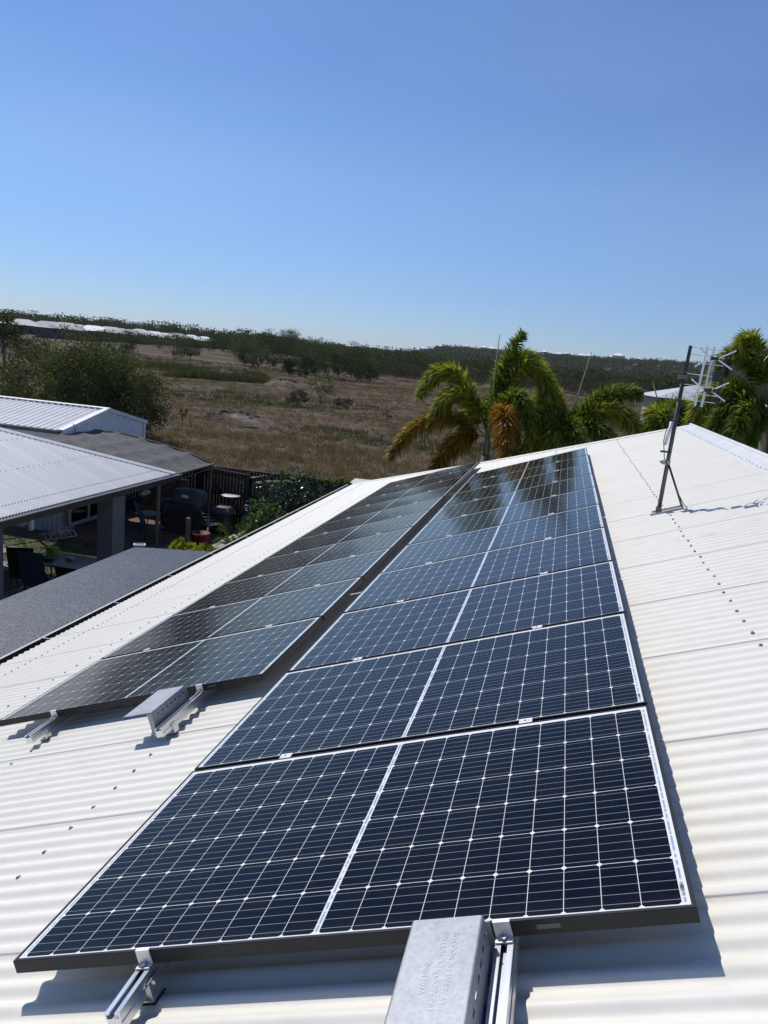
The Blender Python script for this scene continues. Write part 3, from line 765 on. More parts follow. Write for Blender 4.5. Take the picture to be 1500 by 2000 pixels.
while y < Y1 - .001:
    y2 = min(y + .16, Y1); ws += [(y, 0), (y + (y2 - y) * .72, 0), (y + (y2 - y) * .78, -.014), (y + (y2 - y) * .94, -.014)]; y = y2
ws.append((Y1, 0))
def gz_(y): return ZEV + (ZPK - ZEV) * (1 - abs(y - YM) / (Y1 - YM if y > YM else YM - Y0)) - .03
for i, (y, d) in enumerate(ws):
    b.v += [(SX + d, y, GZ), (SX + d, y, gz_(y))]
    if i: b.f.append((2 * i - 2, 2 * i, 2 * i + 1, 2 * i - 1)); b.mi.append(0)
b.box((-24, Y0, GZ), (SX, Y0 + .02, ZEV - .03)); b.box((-24, Y1 - .02, GZ), (SX, Y1, ZEV - .03))
b.local(sh); b.build('wall', mWhite, sh)
b = MB()
for (ya, yb) in ((Y0 - .14, YM), (Y1 + .14, YM)):
    za, zb = ZEV - .05, ZPK + .0
    b.add([(SX + .06, ya, za - .06), (SX + .06, yb, zb - .07), (SX + .06, yb, zb + .05), (SX + .06, ya, za + .05), (SX - .10, ya, za + .062), (SX - .10, yb, zb + .062)], [(0, 1, 2, 3), (3, 2, 5, 4)])
b.add([(SX + .065, YM - .1, ZPK + .038), (SX + .065, YM, ZPK + .062), (SX + .065, YM + .1, ZPK + .038), (-24, YM + .1, ZPK + .038), (-24, YM, ZPK + .062), (-24, YM - .1, ZPK + .038)], [(0, 1, 4, 5), (1, 2, 3, 4)])
b.local(sh); b.build('barge_flashing', mWhite, sh)
b = MB(); b.box((SX + .02, Y0 - .02, GZ), (SX + .05, Y0 + .07, ZEV - .08)); b.box((SX + .02, Y1 - .09, GZ), (SX + .05, Y1 + .02, ZEV - .08)); b.local(sh); b.build('corner_flashing', mWhite, sh)
b = MB(); b.tube([(SX + .07, Y0 + .42, -1.35), (SX + .08, Y0 + .40, -1.8), (SX + .06, Y0 + .30, -2.4)], .02, 6); b.tube([(SX + .05, Y0 + .35, -1.10), (SX + .07, Y0 + .45, -1.35)], .012, 6); b.local(sh); b.build('hanging_rope', mPost, sh)
b = MB(); b.extr([(Y0 - .14, ZEV - .03), (Y0 - .26, ZEV - .03), (Y0 - .24, ZEV - .13), (Y0 - .14, ZEV - .13)], -24, SX - .02, axis=0); b.local(sh); b.build('gutter', mDark, sh)

# ------------------------------------------------------------ arched shade cloth roof on timber posts
shd = thing('shade_roof', (-10.5, 18, GZ), 'arched grey shade cloth roof on timber posts over the deck', 'shade roof')
ax = [-8.76, -9.2, -9.68, -10.2, -10.7, -11.15, -11.56, -12.1, -12.75]
az = [-1.95, -1.80, -1.66, -1.565, -1.49, -1.42, -1.36, -1.33, -1.34]
V = []; F = []; NX = 41; NY = 25
for i in range(NX):
    x = -8.76 - 3.95 * i / (NX - 1); z0 = float(np.interp(-x, [-q for q in ax], az))
    for j in range(NY):
        y = 16.55 + 3.4 * j / (NY - 1)
        sag = .055 * abs(math.sin(math.pi * i / 8)) ** .7 + .050 * abs(math.sin(math.pi * j / 6)) ** .7
        V.append((x, y, z0 - sag + .008 * math.sin(i * 1.3 + j * .9)))
for i in range(NX - 1):
    for j in range(NY - 1): F.append((i * NY + j, i * NY + j + 1, (i + 1) * NY + j + 1, (i + 1) * NY + j))
npmesh('shade_cloth', np.array(V) - np.array([-10.5, 18, GZ]), F, mShade, shd, True)
b = MB()
for y in (16.55, 19.96): b.tube([(ax[i], y, az[i] - .02) for i in range(len(ax))], .022, 6)
b.local(shd); b.build('curved_purlin', mPost, shd, True)
b = MB(); b.tube([(-8.74, 16.5, -1.99), (-8.74, 20.0, -1.97)], .028, 6); b.tube([(-8.74, 16.7, -2.10), (-8.74, 18.2, -2.14), (-8.74, 19.9, -2.05)], .012, 6); b.local(shd); b.build('edge_beam', mPost, shd)
for (x, y) in ((-8.72, 16.65), (-8.80, 19.90), (-12.6, 16.65), (-12.6, 19.7)):
    b = MB(); b.tube([(x, y, GZ), (x + .02, y, -1.95 if x > -10 else -1.42)], .042, 8); b.local(shd); b.build('post', mPost, shd)

# ------------------------------------------------------------ pale outbuilding with sliding glass door, under the shade roof
gf = thing('garden_room', (-13, 18, GZ), 'pale clad garden room with a white framed sliding glass door behind the verandah', 'garden room')
b = MB(); b.box((-17.5, 17.0, GZ), (-11.75, 17.05, -1.75))
for k in range(38): b.box((-17.4 + k * .15, 16.985, GZ + .02), (-17.34 + k * .15, 16.999, -1.76))
b.box((-11.80, 17.05, GZ), (-11.75, 19.6, -1.75)); b.box((-17.5, 17.05, -1.80), (-11.80, 19.6, -1.75)); b.local(gf); b.build('wall', mClad, gf)
dr = MB(); dy0, dy1, dz0, dz1 = 17.25, 19.05, GZ + .14, -1.9
dr.box((-11.745, dy0, dz0), (-11.70, dy0 + .06, dz1)); dr.box((-11.745, dy1 - .06, dz0), (-11.70, dy1, dz1)); dr.box((-11.745, (dy0 + dy1) / 2 - .03, dz0), (-11.69, (dy0 + dy1) / 2 + .03, dz1))
dr.box((-11.745, dy0 + .06, dz0), (-11.702, dy1 - .06, dz0 + .09)); dr.box((-11.745, dy0 + .06, dz1 - .05), (-11.702, dy1 - .06, dz1))
dr.local(gf); dd = dr.build('sliding_door', mWhite, gf)
b = MB(); b.box((-11.743, dy0 + .06, dz0 + .09), (-11.725, (dy0 + dy1) / 2 - .03, dz1 - .05)); b.box((-11.743, (dy0 + dy1) / 2 + .03, dz0 + .09), (-11.725, dy1 - .06, dz1 - .05)); b.local(gf); b.build('pane', mGlass, dd)

# ------------------------------------------------------------ terrain
rs = np.random.RandomState(3)
def vnoise(x, y, s, seed):
    r = np.random.RandomState(seed); T = r.rand(64, 64)
    xx, yy = x / s, y / s; xi, yi = np.floor(xx).astype(int), np.floor(yy).astype(int); fx, fy = xx - xi, yy - yi
    fx = fx * fx * (3 - 2 * fx); fy = fy * fy * (3 - 2 * fy)
    g = lambda a, c: T[a % 64, c % 64]
    return (g(xi, yi) * (1 - fx) + g(xi + 1, yi) * fx) * (1 - fy) + (g(xi, yi + 1) * (1 - fx) + g(xi + 1, yi + 1) * fx) * fy
def sstep(a, c, x): t = np.clip((x - a) / (c - a), 0, 1); return t * t * (3 - 2 * t)
AZT = np.array([-70, -36, -30, -24, -18, -13, -10.5, -9, -5, 0, 4, 8, 12, 18, 40, 70.])
HGT = np.array([10, 8, 6, 5, 5, 6, 12, 22, 23, 25, 26, 29, 34, 41, 41, 36.])
def gh(x, y):
    x = np.asarray(x, float); y = np.asarray(y, float)
    dx, dy = x - CAM[0], y - CAM[1]; D = np.hypot(dx, dy); az = np.degrees(np.arctan2(dx, dy))
    z = np.full(D.shape, GZ)
    w = sstep(23, 45, D)
    z = z + w * (.55 * (vnoise(x, y, 9, 1) - .5) + .25 * (vnoise(x, y, 3, 2) - .5) + 1.2 * (vnoise(x, y, 40, 4) - .5) * sstep(40, 90, D))
    z = z + 2.6 * sstep(120, 330, D) * sstep(-12, -24, az)
    z = z + (np.interp(az, AZT, HGT) + 6 * (vnoise(x, y, 130, 5) - .5)) * sstep(520, 1180, D)
    z = z - 60 * sstep(1250, 2600, D)
    return z
rad = np.concatenate([np.linspace(0, 20, 6), np.geomspace(21, 7000, 170)]); ang = np.radians(np.linspace(-180, 180, 721))
RR, AA = np.meshgrid(rad, ang, indexing='ij'); GX = CAM[0] + RR * np.sin(AA); GY = CAM[1] + RR * np.cos(AA); GH = gh(GX, GY)
V = np.stack([GX, GY, GH], -1).reshape(-1, 3); na = len(ang)
ii, jj = np.meshgrid(np.arange(len(rad) - 1), np.arange(na - 1), indexing='ij'); a = (ii * na + jj).ravel()
F = np.stack([a, a + 1, a + na + 1, a + na], -1)[:, ::-1]
tag(npmesh('ground', V, F, mGround, smooth=True), kind='structure')
tag(MB().box((-13.8, 6, GZ - .05), (-3.6, 16.2, GZ + .012)).build('lawn', mLawn), kind='structure')
tag(MB().box((-11.5, 13.1, GZ - .04), (-10.6, 13.9, GZ + .03)).box((-12.6, 14.4, GZ - .04), (-11.6, 15.1, GZ + .03)).box((-9.6, 11.0, GZ - .04), (-8.3, 13.2, GZ + .03)).build('path', mPave), kind='structure')

dk = thing('deck', (-9, 18, GZ), 'low red-brown timber deck under the shade cloth roof', 'deck')
b = MB(); y = 16.3
while y < 20.0: b.box((-11.7, y, GZ + .10), (-7.35, y + .088, GZ + .13)); y += .094
b.local(dk); b.build('boards', mDeck, dk)
b = MB(); b.box((-11.7, 16.28, GZ), (-7.33, 16.298, GZ + .128)); b.box((-7.348, 16.3, GZ), (-7.33, 20.0, GZ + .128)); b.local(dk); b.build('fascia', mDeck, dk)
eg = MB(); 
for k in range(9): eg.cbox((-7.30, 15.2 + k * .52, GZ - .05), (-7.02 + .02 * (k % 2), 15.2 + k * .52 + .50, GZ + .30 + .01 * (k % 3)), .02)
tag(eg.build('garden_edging', mStone), 'pale stone edging along the garden bed beside the deck', 'garden edging')

# ------------------------------------------------------------ dark timber fence
fe = thing('fence', (-7, 20.2, GZ), 'dark stained timber paling fence between the yard and the dry field', 'fence')
b = MB(); x = -12.5
while x < -1.0:
    h = 1.80 + rnd.uniform(-.012, .012); b.box((x, 20.24, GZ + .03), (x + .088, 20.256, GZ + h)); x += .105
b.local(fe); b.build('palings', mFence, fe)
b = MB()
for z in (.35, 1.0, 1.60): b.box((-12.5, 20.195, GZ + z), (-1.0, 20.238, GZ + z + .07))
b.box((-12.5, 20.20, GZ + 1.80), (-1.0, 20.28, GZ + 1.83)); b.local(fe); b.build('rails', mFence, fe)
for k in range(8):
    x = -12.4 + k * 1.55; b = MB(); b.box((x, 20.10, GZ), (x + .10, 20.194, GZ + 1.78)); b.local(fe); b.build('post', mFence, fe)
    if k < 7:
        b = MB(); s = 1 if k % 2 else -1; p0 = Vector((x + (.12 if s > 0 else 1.5), 20.175, GZ + .42)); p1 = Vector((x + (1.5 if s > 0 else .12), 20.175, GZ + 1.66))
        b.tube([p0, p1], .035, 4); b.local(fe); b.build('brace', mFence, fe)
b = MB(); b.tube([(-8.8, 20.05, GZ + 1.80), (-7.6, 20.06, GZ + 1.72), (-7.55, 20.06, GZ + 1.86), (-7.48, 20.06, GZ + 1.80), (-7.52, 20.06, GZ + 1.3)], .014, 6)
tag(b.build('rope', mPost), 'pale rope looped over the top of the dark fence', 'rope')

# ------------------------------------------------------------ things in the yard
bq = thing('barbecue', (-8.95, 18.6, GZ + .13), 'large barbecue under a black cover with a grey hood and oval badge', 'barbecue')
def blob(lo, hi, n=(14, 8, 10), amp=.02, seed=0, taper=0):
    """soft draped box"""
    r = np.random.RandomState(seed); b = MB(); X0, Y0_, Z0 = lo; X1, Y1_, Z1 = hi; rings = 12; seg = 28
    for i in range(rings + 1):
        t = i / rings; z = Z0 + (Z1 - Z0) * t; k = 1 - taper * t
        if t > .85: k *= 1 - .12 * ((t - .85) / .15) ** 2
        for j in range(seg):
            a = 2 * math.pi * j / seg; c, s = math.cos(a), math.sin(a); p = 5
            rr = (abs(c) ** p + abs(s) ** p) ** (-1 / p)
            w = 1 + amp * math.sin(j * 2.3 + seed) * (1 - t) + amp * .5 * r.randn()
            b.v.append(((X0 + X1) / 2 + (X1 - X0) / 2 * c * rr * k * w, (Y0_ + Y1_) / 2 + (Y1_ - Y0_) / 2 * s * rr * k * w, z))
    for i in range(rings):
        for j in range(seg): b.f.append((i * seg + j, i * seg + (j + 1) % seg, (i + 1) * seg + (j + 1) % seg, (i + 1) * seg + j)); b.mi.append(0)
    b.f.append(tuple(rings * seg + j for j in range(seg))); b.mi.append(0)
    return b
blob((-.62, -.35, 0), (.62, .35, .88), seed=1).build('cover_skirt', mCover, bq, True)
bb = blob((-.33, -.30, .82), (.62, .30, 1.22), seed=2, taper=.10, amp=.03).build('hood', mGreyCover, bq, True)
b = MB(); b.tube([(.16, -.318, 1.07), (.16, -.308, 1.07)], .075, 20); b.v = [((x - .16) * 1.5 + .16, y, (z - 1.07) * .6 + 1.07) for x, y, z in b.v]; b.build('badge', mPlastic, bb)
b = MB(); b.cbox((-.72, -.27, .80), (-.34, .27, .84), .01); b.build('side_shelf', mGreyCover, bq)
b = MB(); b.tube([(-.34, -.27, .9), (-.42, -.36, .62), (-.40, -.38, .5)], .03, 6); b.build('cover_fold', mGreyCover, bq)
b2 = thing('smoker', (-7.95, 19.0, GZ + .13), 'low covered smoker beside the big covered barbecue', 'smoker')
blob((-.36, -.25, 0), (.30, .25, .62), seed=4, taper=.15).build('cover_skirt', mCover, b2, True)
blob((-.30, -.22, .60), (.34, .22, .78), seed=5, taper=.35, amp=.04).build('lid', mGreyCover, b2, True)
tb = thing('side_table', (-8.05, 19.75, GZ), 'round white pedestal side table with a lower shelf against the fence', 'side table')
b = MB(); b.lathe([(.02, -.014), (.26, -.014), (.285, 0), (.26, .008), (.02, .008)], c=(0, 0, 1.10), seg=28); b.build('table_top', mPlastic, tb, True)
b = MB(); b.lathe([(.02, -.014), (.20, -.014), (.215, 0), (.20, .008), (.02, .008)], c=(-.12, 0, .66), seg=24); b.build('shelf', mPlastic, tb, True)
b = MB(); b.tube([(0, 0, .02), (0, 0, 1.09)], .03, 10); b.lathe([(.22, 0), (.20, .03), (.05, .05)], seg=20); b.build('pedestal', mBlack, tb)

def wicker_chair(loc, rz, lab, name='wicker_chair', m=None, cat='chair'):
    m = m or mBlack; t = thing(name, loc, lab, cat, rot=(0, 0, rz))
    b = MB()
    for k in range(9):
        a = math.pi * (k / 8); x, y = -.27 * math.cos(a), .25 * math.sin(a)
        b.tube([(x, y, .42), (x * 1.06, y * 1.1, .42 + .36 * (.55 + .45 * math.sin(a)))], .008, 5)
    for h in (.5, .58, .66, .74):
        b.tube([(-.28 * math.cos(math.pi * k / 12), .26 * math.sin(math.pi * k / 12), min(h, .42 + .36 * (.55 + .45 * math.sin(math.pi * k / 12)))) for k in range(13)], .009, 5)
    b.tube([(-.29 * math.cos(math.pi * k / 14), .28 * math.sin(math.pi * k / 14), .42 + .37 * (.55 + .45 * math.sin(math.pi * k / 14))) for k in range(15)], .016, 6)
    b.build('backrest', m, t)
    MB().cbox((-.26, -.24, .40), (.26, .22, .43), .01).build('seat', m, t)
    for sx in (-1, 1):
        for sy in (-1, 1): MB().tube([(sx * .22, sy * .19, .41), (sx * .25, sy * .23, 0)], .012, 6).build('leg', m, t)
    return t
wicker_chair((-8.0, 18.15, GZ + .13), 2.6, 'black woven garden chair beside the red tub on the deck')

def sling_chair(loc, rz, lab, fab, high=1.1):
    t = thing('sling_chair', loc, lab, 'chair', None, (0, 0, rz))
    bk_ = [(0, .20, .42), (0, .30, .70), (0, .42, high)]
    b = MB(); w = .25
    path = [(-.27, .44), (-.10, .40), (.20, .41), (.28, .62), (.36, .86), (.44, high)]
    vv = [(s * w, p, z) for p, z in path for s in (-1, 1)] + [(s * w, p + .012, z - .012) for p, z in path for s in (-1, 1)]
    n = len(path); fs = [(2 * i, 2 * i + 1, 2 * i + 3, 2 * i + 2) for i in range(n - 1)] + [(2 * n + 2 * i + 2, 2 * n + 2 * i + 3, 2 * n + 2 * i + 1, 2 * n + 2 * i) for i in range(n - 1)]
    for nm_, pp in (('seat', path[:3]), ('backrest', path[2:])):
        n = len(pp); b = MB()
        vv = [(s * w, p + k_ * .012, z - k_ * .012) for k_ in (0, 1) for p, z in pp for s in (-1, 1)]
        fs = [(2 * i, 2 * i + 1, 2 * i + 3, 2 * i + 2) for i in range(n - 1)] + [(2 * n + 2 * i + 2, 2 * n + 2 * i + 3, 2 * n + 2 * i + 1, 2 * n + 2 * i) for i in range(n - 1)]
        fs += [(0, 2 * n, 2 * n + 1, 1), (2 * n - 2, 2 * n - 1, 4 * n - 1, 4 * n - 2)]
        b.add(vv, fs); b.build(nm_, fab, t)
    for s in (-1, 1):
        b = MB(); b.tube([(s * w, p, z) for p, z in path], .013, 6); b.build('side_rail', mBlack, t)
        b = MB(); b.tube([(s * (w + .02), .33, .72), (s * (w + .04), .1, .68), (s * (w + .04), -.18, .66), (s * (w + .03), -.27, .60), (s * w, -.24, .02), (s * w, .30, .02), (s * w, .20, .40)], .013, 6); b.build('arm_and_leg', mBlack, t)
    return t
sling_chair((-9.05, 17.0, GZ + .13), 2.4, 'navy sling chair in the shadow to the right of the verandah pillar', mBlueFab)
sling_chair((-8.55, 11.76, GZ + .03), 3.25, 'navy high-backed sling chair at the near side of the glass table', mBlueFab, 1.18)
sling_chair((-9.16, 12.1, GZ + .03), 3.5, 'black mesh sling chair at the left end of the glass table', mBlkFab, 1.12)
sling_chair((-7.88, 11.95, GZ + .03), 3.14, 'black mesh sling chair tucked under the front edge of the glass table', mBlkFab, .92)
# outdoor table
q00, q01, q10, q11 = np.array([-9.1, 12.0]), np.array([-9.15, 12.95]), np.array([-7.3, 12.15]), np.array([-7.5, 13.1])
tt = thing('outdoor_table', (-8.3, 12.5, GZ + .012), 'rectangular frosted glass outdoor table with a black frame under the verandah', 'table')
MB().cbox((-.92, -.46, .735), (.92, .46, .748), .004).build('table_top', mTableGlass, tt)
b = MB(); b.tube([(-.93, -.47, .735), (.93, -.47, .735), (.93, .47, .735), (-.93, .47, .735), (-.93, -.47, .735)], .016, 6); b.build('table_frame', mBlack, tt)
for sx in (-1, 1):
    for sy in (-1, 1): MB().tube([(sx * .85, sy * .40, .73), (sx * .88, sy * .43, 0)], .017, 6).build('leg', mBlack, tt)
gp = thing('green_pot', (-9.0, 12.72, GZ + .76), 'lime green crumpled tub on the far corner of the glass table', 'tub')
b = blob((-.10, -.09, 0), (.10, .09, .17), amp=.08, seed=9, taper=-.15); b.build('tub', mGreenPot, gp)
for k, (x, y, s, lab) in enumerate(((-8.98, 12.38, .10, 'black tray left of the small clutter on the glass table'), (-8.78, 12.30, .09, 'dark box in the middle of the glass table'), (-8.45, 12.55, .08, 'grey metal tool towards the right of the glass table'))):
    t = thing('clutter_box', (x, y, GZ + .761), lab, 'box')
    blob((-s, -s * .7, 0), (s, s * .7, .06), amp=.06, seed=20 + k, taper=.1).build('box_body', mBlack if k < 2 else mSteel, t)
# clothes airer
ai = thing('clothes_airer', (-9.45, 12.85, GZ + .03), 'folding clothes airer with white upper rods standing on the lawn', 'clothes airer', rot=(0, 0, .75))
b = MB()
def wing(x0, x1, z0, z1, m, nm, n):
    b = MB(); b.tube([(x0, -.28, z0), (x1, -.28, z1)], .010, 6); b.tube([(x0, .28, z0), (x1, .28, z1)], .010, 6); b.tube([(x1, -.28, z1), (x1, .28, z1)], .010, 6)
    for k in range(n):
        t = k / n; b.tube([(x0 + (x1 - x0) * t, -.28, z0 + (z1 - z0) * t), (x0 + (x1 - x0) * t, .28, z0 + (z1 - z0) * t)], .005, 5)
    b.build(nm, m, ai)
wing(.05, .75, 1.02, 1.10, mWhite, 'drying_wing', 7); wing(.05, -.75, 1.02, .92, mPipe, 'drying_wing', 8)
for sy in (-1, 1):
    MB().tube([(-.35, sy * .27, 1.0), (.35, sy * .30, 0)], .010, 6).build('leg', mWhite, ai); MB().tube([(.35, sy * .27, 1.04), (-.35, sy * .30, 0)], .010, 6).build('leg', mWhite, ai)
# boards leaning by the fence, and a stacked low bench
lb = thing('leaning_boards', (-10.1, 19.7, GZ + .13), 'worn timber boards leaning in the shade left of the covered barbecue', 'boards')
for k in range(4):
    b = MB(); x = -.75 + k * .34; z_ = 1.35 - .12 * (k % 2)
    b.add([(x, -.35, 0), (x + .30, -.35, 0), (x + .30, .22, z_), (x, .22, z_), (x, -.32, 0), (x + .30, -.32, 0), (x + .30, .25, z_), (x, .25, z_)], [(0, 1, 2, 3), (7, 6, 5, 4), (0, 4, 5, 1), (1, 5, 6, 2), (2, 6, 7, 3), (3, 7, 4, 0)])
    b.build('board', mDeck, lb)
dt = thing('drum_table', (-9.75, 18.0, GZ + .13), 'low round grey table cluttered with tools in the shade behind the pillar', 'table')
MB().lathe([(.02, .50), (.33, .50), (.35, .515), (.33, .53), (.02, .53)], seg=24).build('table_top', mClad, dt)
for k in range(3): MB().tube([(.2 * math.cos(k * 2.1), .2 * math.sin(k * 2.1), .5), (.28 * math.cos(k * 2.1), .28 * math.sin(k * 2.1), 0)], .014, 6).build('leg', mBlack, dt)
# tub, post, shovel, hose
t = thing('red_tub', (-7.75, 17.2, GZ + .13), 'faded red plastic tub on the deck beside the timber bollard', 'tub')
b = MB(); b.lathe([(.19, 0), (.24, .36), (.255, .36), (.255, .39), (.235, .39), (.19, .03)], seg=24); b.build('tub_body', mRed, t, True)
b = MB(); b.tube([(.25, -.05, .30), (.30, 0, .26), (.25, .05, .30)], .012, 6); b.build('handle', mRed, t)
tag(MB().cbox((-8.02, 16.85, GZ + .0), (-7.92, 16.95, GZ + .95), .008).build('timber_bollard', mPost), 'short weathered timber post in front of the red tub', 'post')
t = thing('shovel', (-7.05, 18.6, GZ + .3), 'shovel with a pale D handle stuck upright in the garden bed', 'shovel')
MB().tube([(0, 0, -.1), (.0, 0, .66)], .018, 8).build('shaft', mPost, t)
b = MB(); b.tube([(0, 0, .65), (-.07, 0, .73), (-.07, 0, .82), (.07, 0, .82), (.07, 0, .73), (0, 0, .65)], .014, 6); b.build('grip', mPlastic, t)
MB().box((-.10, -.01, -.30), (.10, .01, -.08)).build('blade', mSteel, t)
b = MB(); b.tube([(-8.95 + .30 * math.sin(k * .25) + k * .010, 16.7 + .25 * math.cos(k * .25), GZ + .15 + (.45 * math.sin(k / 22 * math.pi))) for k in range(23)], .012, 6)
tag(b.build('garden_hose', mPost, smooth=True), 'loop of tan garden hose on the ground beside the pillar', 'hose')

# grey lean-to roof sheet beyond the gutter end
gs = thing('lean_to_roof', (-4.4, 20.4, GZ), 'small grey sail-like roof sheet beyond the far end of the cream gutter', 'lean-to roof')
b = MB(); P = [at(672, 951, 20.3), at(694, 934, 20.8), at(732, 938, 20.8), at(745, 952, 20.0)]
b.add(P + [p - np.array([0, 0, .03]) for p in P], [(3, 2, 1, 0), (4, 5, 6, 7), (0, 1, 5, 4), (1, 2, 6, 5), (2, 3, 7, 6), (3, 0, 4, 7)]); b.local(gs); b.build('roof_sheet', mClad, gs)
for p in P[:3]:
    b = MB(); b.tube([(p[0], p[1], GZ), (p[0], p[1], p[2] - .03)], .03, 6); b.local(gs); b.build('post', mDark, gs)

# ------------------------------------------------------------ vegetation
def quads(C, Sz, r, droop=0.0, aspect=.5):
    """leaf-sized rhombs at centres C with sizes Sz"""
    n = len(C); d = r.randn(n, 3); d /= np.linalg.norm(d, axis=1)[:, None]; d[:, 2] -= droop
    d /= np.linalg.norm(d, axis=1)[:, None]
    e = np.cross(d, r.randn(n, 3)); e /= np.linalg.norm(e, axis=1)[:, None] + 1e-9
    d = d * Sz[:, None] * .5; e = e * (Sz * aspect)[:, None] * .5
    V = np.stack([C - d, C + e, C + d, C - e], 1).reshape(-1, 3); F = np.arange(4 * n).reshape(-1, 4)
    return V, F
def clumps(center, rx, ry, rz, nc, cr, per, r, shell=.55, low=False):
    """leaf centres gathered in clumps through an uneven crown"""
    out = []
    for _ in range(nc):
        d = r.randn(3); d /= np.linalg.norm(d); k = shell + (1 - shell) * r.rand()
        if d[2] < -.3 and not low: d[2] *= .4
        c = np.array(center) + d * k * np.array([rx, ry, rz]) * (.75 + .45 * r.rand())
        q = r.randn(per, 3) * cr * .45 * (0.7 + .7 * r.rand()); q[:, 2] *= .7
        out.append(c + q)
    return np.concatenate(out)
def tree(name, loc, H, R, lab, cat, m, seed, group=None, leaf=.16, nc=60, per=45, ch=.55, trunk=.1, limbs=6, lean=0, cz=None):
    r = np.random.RandomState(seed); t = thing(name, tuple(loc), lab, cat, group)
    c = (lean, 0, cz if cz is not None else H * (1 - ch / 2))
    C = clumps(c, R, R, H * ch / 2, nc, R * .32, per, r, low=ch > .8)
    V, F = quads(C, leaf * (.6 + .8 * r.rand(len(C))), r, .2); npmesh('crown', V, F, m, t)
    b = MB(); fork = c[2] - H * ch * .38
    b.tube([(0, 0, -.2), (lean * .3, .02, fork * .5), (lean * .6, 0, fork)], [trunk, trunk * .8, trunk * .6], 7)
    for k in range(limbs):
        a = 2 * math.pi * k / limbs + r.rand(); e = (c[0] + R * .7 * math.cos(a), R * .7 * math.sin(a), c[2] + H * ch * (.05 + .3 * r.rand()))
        mid = ((lean * .6 + e[0]) / 2 + .1 * r.randn() * R, e[1] / 2 + .1 * r.randn() * R, (fork + e[2]) / 2)
        b.tube([(lean * .5, 0, fork * .8), mid, e], [trunk * .5, trunk * .3, trunk * .1], 5)
    b.build('trunk', mBark, t, True)
    return t
def G(px, D):                                                   # ground point at distance D along a heading
    p = ad(px, 700, D); return np.array([p[0], p[1], float(gh(p[0], p[1]))])

# big multi-stemmed bush behind the shed
for k, (px, D, H, R, n, lab) in enumerate(((165, 41, 5.4, 2.3, 120, 'largest dense wattle bush behind the white shed, in the middle of its clump'), (255, 42, 4.1, 2.0, 85, 'rounded wattle bush at the right end of the clump behind the shed'), (65, 44, 4.4, 2.1, 55, 'sparser wattle bush at the left end of the clump behind the shed'), (-10, 47, 3.6, 1.9, 40, 'thin wattle bush at the left edge beyond the white shed'), (215, 45, 4.9, 2.0, 80, 'wattle bush rising between the two biggest of the clump behind the shed'))):
    p = G(px, D); tree('bush', (p[0], p[1], p[2] - .1), H, R, lab, 'bush', mLeafTree, 40 + k, 'wattle bushes behind the shed', leaf=.13, nc=int(n * 1.3), per=110, ch=.88, trunk=.06, limbs=12)
tree('tree', G(8, 95), 6.3, 2.1, 'tall thin tree at the far left edge of the field', 'tree', mLeafDark, 60, leaf=.34, nc=26, per=38, ch=.55, trunk=.16)
tree('bush', G(35, 105), 4.5, 2.6, 'dark bush beneath the tall thin tree at the left edge', 'bush', mLeafDark, 61, leaf=.30, nc=30, per=40, ch=.85)
tree('bush', G(60, 110), 4.6, 2.8, 'dark bush just right of the tall thin tree at the left edge', 'bush', mLeafDark, 62, leaf=.30, nc=30, per=40, ch=.85)
tree('shrub', G(632, 82), 3.3, 1.9, 'feathery light green shrub alone in the middle of the field', 'shrub', leafmat('feathery_light_leaves', (.045, .060, .016), (.13, .145, .055), 1, .3), 63, leaf=.16, nc=40, per=40, ch=.8, trunk=.05)
tree('shrub', G(585, 79), 1.7, 1.2, 'brown dead-looking shrub left of the feathery green shrub', 'shrub', mLeafGrey, 64, leaf=.16, nc=30, per=40, ch=.9, trunk=.04)
tree('shrub', G(680, 80), 1.2, 1.0, 'low dry shrub right of the feathery green shrub', 'shrub', mLeafGrey, 65, leaf=.14, nc=20, per=40, ch=.9, trunk=.03)
tree('sapling', G(361, 50), 1.5, .38, 'small dark sapling standing right of the shed bushes', 'sapling', mLeafTree, 66, leaf=.10, nc=9, per=30, ch=.5, trunk=.02)
tree('sapling', G(768, 62), 1.5, .40, 'thin sapling left of the palm fronds in the field', 'sapling', mLeafTree, 67, leaf=.11, nc=8, per=25, ch=.55, trunk=.02)
tree('shrub', G(483, 120), 1.8, .8, 'tiny dark shrub by the earth mound in the field', 'shrub', mLeafDark, 68, leaf=.16, nc=12, per=30, ch=.9, trunk=.03)
